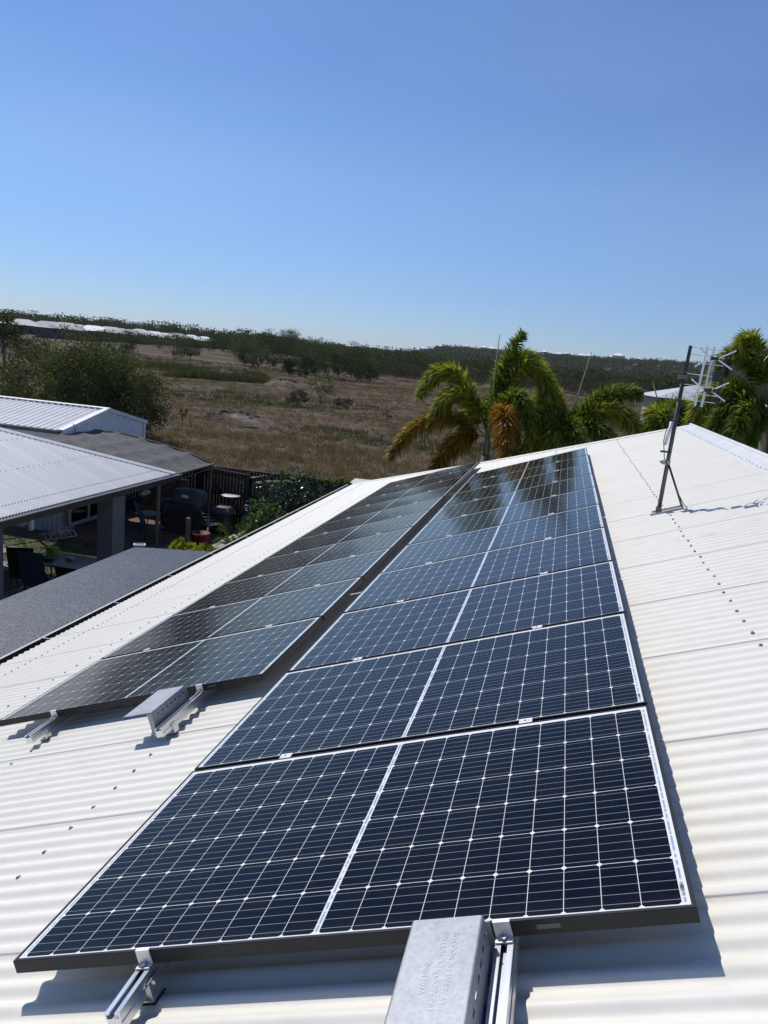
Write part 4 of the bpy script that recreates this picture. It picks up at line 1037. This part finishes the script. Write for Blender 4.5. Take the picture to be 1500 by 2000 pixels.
# scrub patch in the middle distance
spots = [(505, 175, 6.2, 2.6), (535, 190, 7.6, 3.2), (560, 205, 9.5, 3.6), (592, 200, 8.5, 3.6), (618, 178, 6.6, 3.0), (642, 172, 6.8, 3.2), (664, 176, 7.0, 3.2), (688, 170, 6.8, 3.1), (708, 176, 6.4, 3.0), (726, 180, 5.4, 2.6), (600, 160, 4.8, 2.2), (566, 165, 4.0, 1.9), (470, 215, 8.5, 3.4), (480, 190, 5.0, 2.6), (522, 250, 9.6, 3.4), (560, 270, 10.8, 3.8), (610, 260, 9.4, 3.6), (700, 255, 9.5, 3.5), (340, 190, 6.2, 3.8), (372, 200, 5.2, 3.2), (250, 210, 5.5, 3.2)]
desc = ['low olive tree at the left end of the dark scrub patch', 'dark tree second from the left end of the scrub patch', 'taller dark tree standing left of the middle of the scrub patch', 'wide dark tree in the middle of the scrub patch', 'round dark tree just right of the middle of the scrub patch', 'dense dark tree in the right half of the scrub patch', 'flat-topped dark tree right of the dense one in the scrub patch', 'dark spreading tree second from the right end of the scrub patch', 'low dark tree near the right end of the scrub patch', 'small dark tree at the right tip of the scrub patch', 'small tree standing in front of the middle of the scrub patch', 'stunted tree in front of the left half of the scrub patch', 'broad tree left of and behind the scrub patch', 'low bush at the far left foot of the scrub patch', 'slim skyline tree behind the left end of the scrub patch', 'tallest skyline tree above the scrub patch', 'skyline tree with an open crown above the middle of the scrub patch', 'skyline tree above the right end of the scrub patch', 'wide low tree standing in front of the far white houses', 'second low tree in front of the right end of the white houses', 'low bush in front of the middle of the far house row']
for k, (px, D, H, R) in enumerate(spots):
    tree('tree', G(px, D), H, R, desc[k], 'tree', mLeafDark if k % 3 else mLeafTree, 100 + k, 'scrub trees at the end of the field', leaf=.27, nc=52, per=64, ch=.97 if H < 9 else .7, trunk=.10, limbs=9)

def forest(name, pts, hs, per, m, seed, wide=.42):
    r = np.random.RandomState(seed); Cs = []; Ss = []
    for (x, y, z), h in zip(pts, hs):
        nb = r.randint(3, 6)
        n = max(6, per // nb)
        for _ in range(nb):
            c = np.array([x, y, z]) + np.array([np.clip(r.randn(), -1.4, 1.4) * h * wide * .45, np.clip(r.randn(), -1.4, 1.4) * h * wide * .45, h * (.38 + .36 * r.rand())])
            q = np.clip(r.randn(n, 3), -1.5, 1.5) * h * np.array([wide * .36, wide * .36, .15]); Cs.append(c + q); Ss.append(np.full(n, h * (.075 if per > 60 else .13)) * (.6 + .8 * r.rand(n)))
    C = np.concatenate(Cs); V, F = quads(C, np.concatenate(Ss), r, 0, .75)
    o = npmesh(name, V, F, m); o['kind'] = 'stuff'; return o
def field_pts(n, p0, p1, D0, D1, r, power=1.0):
    px = p0 + (p1 - p0) * r.rand(n); D = D0 + (D1 - D0) * r.rand(n) ** power
    return [G(a, d) for a, d in zip(px, D)]
r = np.random.RandomState(11)
P = field_pts(1500, -150, 900, 420, 640, r); o = forest('woodland', P, 6 + 6 * r.rand(len(P)), 190, mLeafFar, 12)
tag(o, 'distant band of eucalypt woodland on the skyline behind the houses', 'woodland')
P = field_pts(900, 420, 1700, 240, 430, r); o = forest('woodland', P, 4.5 + 5 * r.rand(len(P)), 190, mLeafDark, 13)
tag(o, 'dark green scrub belt at the far end of the field', 'scrub')
P = field_pts(650, 700, 1700, 195, 260, r); o = forest('woodland', P, 2.2 + 3.2 * r.rand(len(P)), 150, mLeafGrey, 14, .6)
tag(o, 'grey-brown leafless scrub at the foot of the wooded hill', 'scrub')
P = field_pts(250, 120, 480, 250, 345, r); o = forest('woodland', P, 2.0 + 3.0 * r.rand(len(P)), 130, mLeafDark, 15, .6)
tag(o, 'low dark scrub in front of the distant house row', 'scrub')
P = field_pts(5200, 640, 1750, 430, 1230, r, .8); o = forest('woodland', P, 5.5 + 5.5 * r.rand(len(P)), 60, mLeafFar, 16)
tag(o, 'dense tree cover on the long wooded hill behind the palms', 'hillside forest')

# grass: tufts of blades
def grass(name, P, Hh, nb, m, seed, lab, spread=.5, wid=.03):
    r = np.random.RandomState(seed); P = np.repeat(np.asarray(P), nb, 0); Hh = np.repeat(Hh, nb); n = len(P)
    base = P + np.stack([r.randn(n) * Hh * spread, r.randn(n) * Hh * spread, np.zeros(n) - .03], -1)
    tip = base + np.stack([r.randn(n) * Hh * .35, r.randn(n) * Hh * .35, Hh * (.5 + .7 * r.rand(n))], -1)
    a = r.rand(n) * 6.283; w = np.stack([np.cos(a), np.sin(a), np.zeros(n)], -1) * (Hh * wid * (1 + r.rand(n)))[:, None]
    V = np.stack([base - w, base + w, tip], 1).reshape(-1, 3); F = np.arange(3 * n).reshape(-1, 3)
    return tag(npmesh(name, V, F, m), lab, 'grass', kind='stuff')
def scatter(n, p0, p1, D0, D1, r, power=1.6):
    px = p0 + (p1 - p0) * r.rand(n); D = D0 + (D1 - D0) * r.rand(n) ** power
    dd = np.array([RW.T @ np.array([(a - 750) / FPX, (700 - 1000) / FPX, 1.0]) for a in px]); L = np.hypot(dd[:, 0], dd[:, 1])
    X = CAM[0] + dd[:, 0] / L * D; Y = CAM[1] + dd[:, 1] / L * D
    return np.stack([X, Y, gh(X, Y)], -1), D
r = np.random.RandomState(21)
P, D = scatter(38000, 120, 1650, 24, 200, r)
k = (P[:, 1] > 20.6) & (vnoise(P[:, 0], P[:, 1], 7, 31) > .10) & ~((P[:, 0] < -11) & (P[:, 1] < 25)); P, D = P[k], D[k]
gm = vnoise(P[:, 0], P[:, 1] * 2.0, 26, 33); k = gm < .66
Hh = .16 + .30 * r.rand(len(P)) * (.3 + vnoise(P[:, 0], P[:, 1], 5, 34)) + D * .0010
grass('dry_grass', P[k], Hh[k] * .85, 14, mDryGrass, 22, 'dry brown grass tufts covering the open field')
grass('green_grass', P[~k], Hh[~k], 12, mGreenGrass, 23, 'dull green weed patches across the open field')
P, D = scatter(3800, 120, 520, 118, 145, r); k = (vnoise(P[:, 0], P[:, 1], 12, 35) > .30); P = P[k]
grass('reed_bed', P, .6 + .7 * r.rand(len(P)), 14, mGreenGrass, 24, 'band of taller green reeds across the left of the field')
n = 5200; X = -13.8 + 10 * r.rand(n); Y = 12.9 + 3.3 * r.rand(n)
grass('lawn_grass', np.stack([X, Y, np.full(n, GZ + .01)], -1), .05 + .05 * r.rand(n), 8, leafmat('lawn_blades', (.045, .060, .014), (.22, .20, .075), 1.5, .25, .9, .1), 25, 'patchy lawn grass between the verandah and the garden room', .8, .06)
# earth mounds
for (px, D, w, h, lab) in ((560, 118, 5, .9, 'low brown earth mound in the middle of the field'), (440, 128, 8, 1.1, 'rough spoil heap at the end of the reed band'), (365, 150, 5, .9, 'dark earth bank right of the low tree'), (470, 60, 3.2, .55, 'eroded clay bank in the near field'), (430, 58, 2.8, .4, 'smaller eroded bank left of the clay bank')):
    p = G(px, D); b = MB(); nr, ns = 10, 28; rr = np.random.RandomState(int(px))
    for i in range(nr + 1):
        t = i / nr
        for j in range(ns):
            a = 2 * math.pi * j / ns; k = w * (1 + .25 * math.sin(3 * a + px)) * t
            b.v.append((k * math.cos(a), k * .6 * math.sin(a), h * (1 - t * t) ** 1.5 * (1 + .16 * rr.randn() * (t > 0) * (t < 1)) - .15 * t))
    for i in range(nr):
        for j in range(ns): b.f.append((i * ns + j, (i + 1) * ns + j, (i + 1) * ns + (j + 1) % ns, i * ns + (j + 1) % ns)); b.mi.append(0)
    o = b.build('earth_mound', mat('mound_earth', (.085, .062, .042), (.20, .155, .115), .5, .95, bump=.1, bscale=3) if px in (560, 470) else mGround, loc=tuple(p)); tag(o, kind='structure')

# ------------------------------------------------------------ foxtail palms
def frond(p0, p1, p2, m, parent, seed, ll=.40, n=130, w=.030, ring=8):
    r = np.random.RandomState(seed); p0, p1, p2 = map(np.array, (p0, p1, p2)); t = np.linspace(.0, 1, 30)[:, None]
    cur = (1 - t) ** 2 * p0 + 2 * t * (1 - t) * p1 + t ** 2 * p2
    b = MB(); b.tube([tuple(c) for c in cur], [.020 * (1 - .85 * i / 29) + .003 for i in range(30)], 5)
    tt = .14 + .86 * (np.arange(n * ring) + r.rand(n * ring)) / (n * ring); k = len(tt); tt = tt[:, None]
    C = (1 - tt) ** 2 * p0 + 2 * tt * (1 - tt) * p1 + tt ** 2 * p2
    T = 2 * (1 - tt) * (p1 - p0) + 2 * tt * (p2 - p1); T /= np.linalg.norm(T, axis=1)[:, None]
    up = np.array([0, 0, 1.0]); sd = np.cross(T, up); sd /= np.linalg.norm(sd, axis=1)[:, None] + 1e-6; nn = np.cross(sd, T)
    a = r.rand(k)[:, None] * 2 * math.pi
    rad_ = sd * np.cos(a) + nn * np.sin(a)
    prof_ = np.clip(np.sin(np.pi * np.clip(tt * .80 + .14, 0, 1)) ** .5, .45, 1)
    L = ll * prof_ * (.75 + .45 * r.rand(k)[:, None])
    d = T * (.50 + .25 * r.rand(k)[:, None]) + rad_ * (.95 + .15 * r.randn(k)[:, None]); d /= np.linalg.norm(d, axis=1)[:, None]
    mid = C + d * L * .55; tip = C + d * L + np.array([0, 0, -1.0]) * L * (.10 + .26 * r.rand(k)[:, None])
    s = np.cross(d, rad_ + .4 * r.randn(k, 3)); s /= np.linalg.norm(s, axis=1)[:, None] + 1e-6; s = s * w * .5
    V = np.stack([C - s * .5, C + s * .5, mid + s, mid - s, tip], 1).reshape(-1, 3); i0 = np.arange(k) * 5
    fs = np.concatenate([np.stack([i0, i0 + 1, i0 + 2, i0 + 3], -1), np.stack([i0 + 3, i0 + 2, i0 + 4, i0 + 4], -1)])
    me = bpy.data.meshes.new('frond'); bv = np.array(b.v)
    faces = [tuple(f) for f in fs[:k]] + [tuple(f[:3]) for f in fs[k:]] + [tuple(i + len(V) for i in f) for f in b.f]
    me.from_pydata(np.concatenate([V, bv]).tolist(), [], faces); me.materials.append(m); me.materials.append(mRachis)
    me.polygons.foreach_set('material_index', [0] * (2 * k) + [1] * len(b.f)); me.update()
    o = bpy.data.objects.new('frond', me); COL.objects.link(o); o.parent = parent; return o
def palm(base, crown, lab, fr_, spear, seed):
    t = thing('palm_tree', (crown[0], crown[1], GZ), lab, 'palm tree', 'foxtail palms behind the far end of the roof')
    L0 = np.array([crown[0], crown[1], GZ]); h = crown[2] - GZ
    b = MB(); b.tube([(0, 0, -.2), (0, 0, h * .3), (0, 0, h - .5)], [.15, .13, .11], 14); b.build('trunk', mPalmBark, t, True)
    b = MB(); b.tube([(0, 0, h - .52), (0, 0, h - .4), (0, 0, h - .1), (0, 0, h + .1)], [.085, .095, .07, .04], 14); b.build('crown_shaft', mShaft, t, True)
    if spear is not None:
        e = spear - L0; b = MB(); b.tube([(0, 0, h - .1), tuple((np.array([0, 0, h - .1]) + e) / 2), tuple(e)], [.038, .026, .008], 7); b.build('spear_leaf', mSpear, t, True)
    for k, (c, p, m) in enumerate(fr_):
        frond((0, 0, h - .05), c - L0, p - L0, m, t, seed + k)
    return t
Gn, Yl, Og = mFrondG, mFrondY, mFrondO
Y1p = 17.6
def f3(cx, cy, tx, ty, m, yc, dy=0): return (at(cx, cy, yc + dy * .6), at(tx, ty, yc + dy), m)
c1 = at(953, 850, Y1p)
palm(None, c1, 'leftmost foxtail palm, with a drooping orange frond and tall upright frond', [
    f3(885, 640, 820, 775, Yl, Y1p, .2), f3(905, 700, 843, 820, Yl, Y1p, -.3), f3(850, 760, 762, 892, mFrondM, Y1p, -.3), f3(890, 835, 846, 924, mFrondM, Y1p, -.7),
    f3(965, 735, 1021, 650, Gn, Y1p, .3), f3(1035, 590, 1104, 835, Yl, Y1p, .1), f3(1000, 735, 985, 905, Og, Y1p, -1.5), f3(1010, 700, 1040, 850, Gn, Y1p, -.8),
    f3(990, 720, 1010, 870, Gn, Y1p, .9), f3(930, 740, 905, 860, Gn, Y1p, 1.2), f3(1010, 600, 1075, 760, Yl, Y1p, .9), f3(960, 800, 1010, 900, Gn, Y1p, .4)], at(976, 652, Y1p), 300)
Y2 = 17.9; c2 = at(1100, 858, Y2)
palm(None, c2, 'middle foxtail palm beside the far end of the solar panels', [
    f3(1165, 742, 1252, 770, Gn, Y2, .2), f3(1195, 735, 1260, 868, Yl, Y2, -.2), f3(1160, 800, 1205, 880, Gn, Y2, -.5), f3(1080, 720, 1030, 880, Yl, Y2, -.9),
    f3(1060, 770, 1045, 905, Gn, Y2, -.4), f3(1090, 760, 1070, 900, Gn, Y2, -1.2), f3(1140, 760, 1180, 860, Gn, Y2, .9), f3(1075, 700, 1040, 820, Gn, Y2, .9), f3(1110, 790, 1130, 890, Gn, Y2, -1.2), f3(1075, 790, 1020, 900, Gn, Y2, .3), f3(1085, 700, 1050, 830, Yl, Y2, .2)], at(1156, 686, Y2), 340)
Y3 = 18.6; c3 = at(1310, 868, Y3)
palm(None, c3, 'smaller foxtail palm left of the ridge end, behind the antenna mast', [
    f3(1275, 735, 1268, 880, Yl, Y3, -.3), f3(1320, 720, 1360, 860, Yl, Y3, 0), f3(1300, 760, 1285, 870, Gn, Y3, -.9), f3(1340, 780, 1370, 880, Gn, Y3, -.5), f3(1290, 740, 1300, 850, Gn, Y3, .8), f3(1360, 760, 1395, 850, Yl, Y3, .4)], at(1275, 745, Y3), 370)
Y4 = 17.4; c4 = at(1505, 800, Y4)
palm(None, c4, 'rightmost tall foxtail palm, cut off by the right edge', [
    f3(1400, 690, 1340, 850, Yl, Y4, -.2), f3(1425, 740, 1375, 875, Gn, Y4, -.7), f3(1440, 600, 1385, 770, Gn, Y4, .3), f3(1475, 590, 1438, 700, Yl, Y4, 0), f3(1450, 760, 1425, 890, Gn, Y4, -1.1), f3(1470, 800, 1450, 900, Gn, Y4, -.6),
    f3(1520, 620, 1560, 640, Gn, Y4, 0), f3(1580, 690, 1640, 820, Gn, Y4, -.2), f3(1560, 640, 1620, 740, Yl, Y4, .5), f3(1540, 760, 1560, 880, Gn, Y4, -.9)], at(1530, 560, Y4), 400)

# hedge and garden plants
def leafy(name, C, Sz, m, loc, lab, cat, seed, stem=True, aspect=.55):
    r = np.random.RandomState(seed); t = thing(name, loc, lab, cat)
    V, F = quads(C, Sz, r, .1, aspect); npmesh('foliage', V, F, m, t)
    if stem:
        b = MB(); c = C.mean(0)
        for k in range(5): e = C[r.randint(len(C))]; b.tube([(c[0] * .4, c[1] * .4, 0), tuple((c + e) / 2), tuple(e)], [.03, .02, .008], 5)
        b.build('stems', mBark, t)
    return t
r = np.random.RandomState(50)
C = np.concatenate([clumps((x, 0, 1.15), .6, .7, 1.0, 34, .42, 60, r, .7) for x in (-1.2, -.5, .2, .85)])
leafy('hedge', C, .065 + .05 * r.rand(len(C)), mLeafHedge, (-4.75, 17.9, GZ), 'big dark glossy hedge against the far end of the gutter', 'hedge', 51)
C = clumps((0, 0, 1.0), .50, .55, 1.0, 80, .3, 45, r)
leafy('bush', C, .07 + .06 * r.rand(len(C)), leafmat('mid_green_leaves', (.025, .055, .014), (.11, .19, .05), 3, .3, .35), (-5.0, 14.6, GZ), 'mid green broadleaf bush in the garden bed beside the gutter', 'bush', 52)
t = thing('papaya_plant', (-6.35, 18.6, GZ), 'young papaya plant with light green hand-shaped leaves by the fence', 'plant')
MB().tube([(0, 0, 0), (.03, 0, 1.3), (.05, 0, 1.75)], [.035, .03, .02], 7).build('stem', mShaft, t)
b = MB(); rr = random.Random(5)
for k in range(11):
    a = k * 2.4; el = .15 + .5 * rr.random(); tip = Vector((.05 + .52 * math.cos(a), .45 * math.sin(a), 1.75 + el * .45)); b.tube([(.05, 0, 1.65), tuple(tip)], .007, 4)
    for q in range(7):
        aa = a + (q - 3) * .5; L_ = .20 - .02 * abs(q - 3); d = Vector((math.cos(aa), math.sin(aa), -.25)) * L_; s = Vector((-math.sin(aa), math.cos(aa), 0)) * .035
        b.add([tip, tip + d * .55 + s, tip + d, tip + d * .55 - s], [(0, 1, 2, 3)], 1)
b.build('leaves', [mShaft, mLeafBright], t)
C = np.concatenate([clumps((x, 0, .2), .2, .25, .2, 12, .16, 22, r) for x in (-.2, .1, .4)])
leafy('creeper', C, .11 + .07 * r.rand(len(C)), mLeafYellow, (-4.62, 10.35, GZ + 1.72), 'yellow-green round-leaved creeper at the far edge of the patio roof', 'creeper', 53, aspect=.95)
tag(MB().box((-5.6, 9.7, GZ), (-3.95, 10.9, GZ + 1.72)).build('planter_wall', mWall), 'raised planter wall beneath the yellow-green creeper', 'planter')
C = np.concatenate([clumps((x, 0, 0), .25, .1, .12, 8, .12, 20, r) for x in (-.6, 0, .6, 1.2)])
t = leafy('creeper', C, .08 + .05 * r.rand(len(C)), mLeafBright, (-6.0, 20.1, GZ + 1.85), 'thin light green creeper along the top of the dark fence', 'creeper', 54, False)
t = thing('cycad', (-4.25, 11.4, GZ + 1.55), 'small cycad with stiff feathery fronds above the gutter', 'cycad')
for k in range(14):
    a = -.3 + k * .45; tip = np.array([.42 * math.cos(a), .38 * math.sin(a), .42 + .22 * math.sin(k * 2.)])
    b = MB(); n = 46
    for q in range(n):
        s_ = .15 + .85 * q / n; c = tip * s_ + np.array([0, 0, .25 * math.sin(s_ * 3.1)])
        for sd in (-1, 1):
            d = np.array([-math.sin(a) * sd, math.cos(a) * sd, .25]) * .15 * (1.1 - s_ * .6) + tip * .12
            b.add([c, c + d * .5 + np.array([0, 0, .004]), c + d, c + d * .5 - np.array([0, 0, .004])], [(0, 1, 2, 3)])
    b.build('frond', mLeafBright if k % 3 else mLeafYellow, t)
MB().tube([(0, 0, -1.55), (0, 0, .02)], .09, 10).build('trunk', mPalmBark, t)
t = thing('potted_plant', (-11.35, 16.55, GZ), 'tall potted plant at the corner of the pale garden room', 'plant')
MB().lathe([(.14, 0), (.2, .3), (.21, .34), (.18, .34)], seg=16).build('pot', mStone, t); MB().tube([(0, 0, .3), (.02, 0, 2.1)], [.08, .05], 8).build('stem', mPost, t)
C = clumps((0, 0, 1.3), .2, .2, .7, 12, .15, 22, r); V, F = quads(C, .07 + .05 * r.rand(len(C)), r); npmesh('foliage', V, F, mLeafGrey, t)

# ------------------------------------------------------------ distant houses
def far_house(p, rz, L, Wd, He, pitch, lab, mr, cat='house', group=None, gar=True, mw=None):
    mw = mw or mDistWall
    t = thing('distant_house', tuple(p), lab, cat, group, (0, 0, rz)); o = .6; tp_ = math.tan(R_(pitch))
    MB().box((-L / 2, -Wd / 2, -1.5), (L / 2, Wd / 2, He)).build('wall', mw, t)
    b = MB(); a, c = L / 2 + o, Wd / 2 + o; hr = c * tp_; k = a - c
    b.add([(-a, -c, He), (a, -c, He), (a, c, He), (-a, c, He), (-k, 0, He + hr), (k, 0, He + hr)], [(0, 1, 5, 4), (1, 2, 5), (2, 3, 4, 5), (3, 0, 4), (3, 2, 1, 0)])
    if gar:                                                     # a lower wing with its own hip
        x0, x1, y0, y1, h2 = -L * .45, -L * .05, -Wd / 2 - 4.2, -Wd / 2 + .5, He - .02; m_ = (x0 + x1) / 2; hh = (x1 - x0) / 2 * tp_
        b.add([(x0, y0, h2), (x1, y0, h2), (x1, y1 + 3, h2), (x0, y1 + 3, h2), (m_, y0 + (x1 - x0) / 2, h2 + hh), (m_, y1 + 3, h2 + hh)], [(0, 1, 4), (1, 2, 5, 4), (3, 0, 4, 5), (3, 2, 1, 0)])
    b.build('roof', mr, t)
    if gar: MB().box((-L * .42, -Wd / 2 - 3.6, -1.5), (-L * .08, -Wd / 2 - .01, He - .04)).build('garage', mDistWall, t)
    for x in (L * .05, L * .28, L * .42):
        MB().box((x - .8, -Wd / 2 - .05, .9), (x + .8, -Wd / 2 - .005, 2.1)).build('window', mGlass, t)
    return t
hs = [(45, 330, 17, 11, 0), (95, 345, 19, 12, 1), (128, 300, 18, 11.5, 1), (150, 350, 16, 11, 0), (182, 345, 17, 11, 0), (186, 300, 15, 8, 0), (215, 335, 17, 11, 0), (232, 350, 16, 11, 0), (245, 318, 16, 10, 1), (272, 340, 15, 11, 0), (298, 345, 17, 11, 0), (322, 350, 16, 11, 0), (345, 360, 16, 11, 1), (372, 380, 15, 11, 0), (398, 400, 15, 11, 0), (438, 420, 11, 8, 0)]
wd = ['leftmost white-roofed house of the far row beside the tall thin tree', 'grey-roofed house second from the left of the far row', 'large grey hip roof house standing forward in the left of the far row', 'white-roofed house behind the large grey hip roof', 'white hip-roofed house in the left half of the far row', 'long low white-roofed building in front of the far row, behind the fence', 'white-roofed house above the right end of the distant fence', 'bright white hip roof just left of the middle of the far row', 'grey hip roof standing forward in the middle of the far row', 'white roof just right of the middle grey hip roof', 'bright white roof in the right half of the far row', 'white roof third before the row thins out to the right', 'pale grey roof near the right end of the far row', 'white roof second from the dense row’s right end', 'small white roof near the right end of the far row', 'tiny white roof alone at the far right end of the row']
wd[13] = 'white roof right of the pale grey one near the far row’s right end'
for k, (px, D, L, Wd, g) in enumerate(hs):
    p = G(px, D); az = math.atan2(p[0] - CAM[0], p[1] - CAM[1])
    far_house(p, -az - .30 + .12 * math.sin(k * 2.1), L * .86, Wd * .92, 3.1 + .3 * (k % 3 == 0), 21, wd[k], mDistRoofG if g else (mDistRoof, mDistRoofM)[k % 3 == 0], group='white-roofed houses in the far row', gar=k % 4 == 2)
t = thing('distant_fence', tuple(G(150, 285)), 'long grey fence in front of the distant house row', 'fence')
b = MB(); pts = [G(x_, d_) for x_, d_ in ((72, 270), (110, 275), (150, 282), (190, 290), (220, 300))]
for a_, c_ in zip(pts[:-1], pts[1:]):
    b.add([a_ + (0, 0, -.3), c_ + (0, 0, -.3), c_ + (0, 0, 2.1), a_ + (0, 0, 2.1)], [(0, 1, 2, 3)]); nn = np.array([.1, .1, 0])
    b.add([a_ + nn + (0, 0, -.3), c_ + nn + (0, 0, -.3), c_ + nn + (0, 0, 2.1), a_ + nn + (0, 0, 2.1)], [(3, 2, 1, 0)])
b.local(t); b.build('panels', mat('grey_fence_steel', (.07, .075, .085), None, .3, .8), t)
hh = [(826, 'white house at the left top of the wooded hill'), (908, 'first of two low white roofs left of the palm spear on the hill'), (925, 'white roof second along the hilltop'), (944, 'bright white hilltop roof just left of the palm spear'), (958, 'small hilltop roof touching the palm spear'), (970, 'small hilltop roof hidden partly by the palm spear'), (1062, 'white hilltop house right of the upright palm frond'), (1075, 'pale hilltop house second right of the upright palm frond'), (1092, 'low hilltop roof in the middle between the frond and the second spear'), (1106, 'brightest hilltop roof before the second palm spear'), (1120, 'small hilltop roof just left of the second palm spear'), (1136, 'hilltop house directly left of the second spear tip'), (1150, 'hilltop roof behind the second spear tip'), (1196, 'hilltop house with a white gable right of the second spear'), (1208, 'larger hilltop house right of the second spear'), (1248, 'tiny white hilltop roof above the gap between palms'), (860, 'tiny white roof right of the first hilltop house')]
for k, (px, lab) in enumerate(hh):
    D = 1165 + 20 * math.sin(k * 1.7); p = G(px, D); p[2] += 6.6 + 1.2 * math.sin(k * 2.3)
    az = math.atan2(p[0] - CAM[0], p[1] - CAM[1])
    far_house(p, -az - .3 + .2 * math.sin(k * 3.1), 9 + 3 * (k % 3), 8, 2.2 + 2.0 * (k in (0, 13, 14)), 33, lab, mHillRoof, group='houses along the hilltop', gar=False, mw=mHillWall)
p = G(1432, 1120); t = thing('water_reservoir', tuple(p), 'round tan concrete water reservoir on the hill behind the antenna', 'water tank')
b = MB(); b.lathe([(15, -6), (15, 21), (14.4, 21.4), (7, 23.5), (.1, 24)], seg=40); b.build('tank_wall', mConc, t)
# the white-roofed house among the right-hand palms
p = G(1388, 78); t = thing('neighbour_house', tuple(p), 'white steel roofed house half hidden behind the right-hand palms', 'house', rot=(0, 0, .12))
He, a, c, tp_ = 3.75, 5.2, 4.2, math.tan(R_(17)); c_, k = c, a - c
MB().box((-a + .6, -c + .6, -.5), (a - .6, c - .6, He - .1)).build('wall', mWall, t)
b = MB(); b.add([(-a, -c, He), (a, -c, He), (a, c, He), (-a, c, He), (-k, 0, He + c * tp_), (k, 0, He + c * tp_)], [(0, 1, 5, 4), (1, 2, 5), (2, 3, 4, 5), (3, 0, 4), (3, 2, 1, 0)])
for q in range(1, 12):
    x = -a + q * 1.0; y1 = min(c, (a - abs(x))) ; b.tube([(x, -c, He + .02), (x, -c + y1, He + y1 * tp_ + .02)], .04, 4, 1)
b.build('roof', [mDistRoof, mDistRoofG], t)
MB().box((-a, -c - .12, He - .16), (a, -c - .002, He)).build('gutter', mDark, t)
for x in (-3.2, .2, 3): MB().box((x - .7, -c + .55, 1.0), (x + .7, -c + .598, 2.2)).build('window', mGlass, t)
p = G(1350, 70);

# ------------------------------------------------------------ thin air haze over the whole plain
hz = bpy.data.materials.new('pale_air'); hz.use_nodes = True; hn = hz.node_tree; hn.nodes.remove(hn.nodes['Principled BSDF'])
pv = hn.nodes.new('ShaderNodeVolumePrincipled'); pv.inputs['Density'].default_value = HAZE; pv.inputs['Color'].default_value = (.80, .88, 1.0, 1); pv.inputs['Anisotropy'].default_value = .2
hn.links.new(pv.outputs[0], hn.nodes['Material Output'].inputs['Volume'])
tag(MB().box((-7100, -7100, -75), (7100, 7100, 66)).build('haze', hz), kind='stuff')
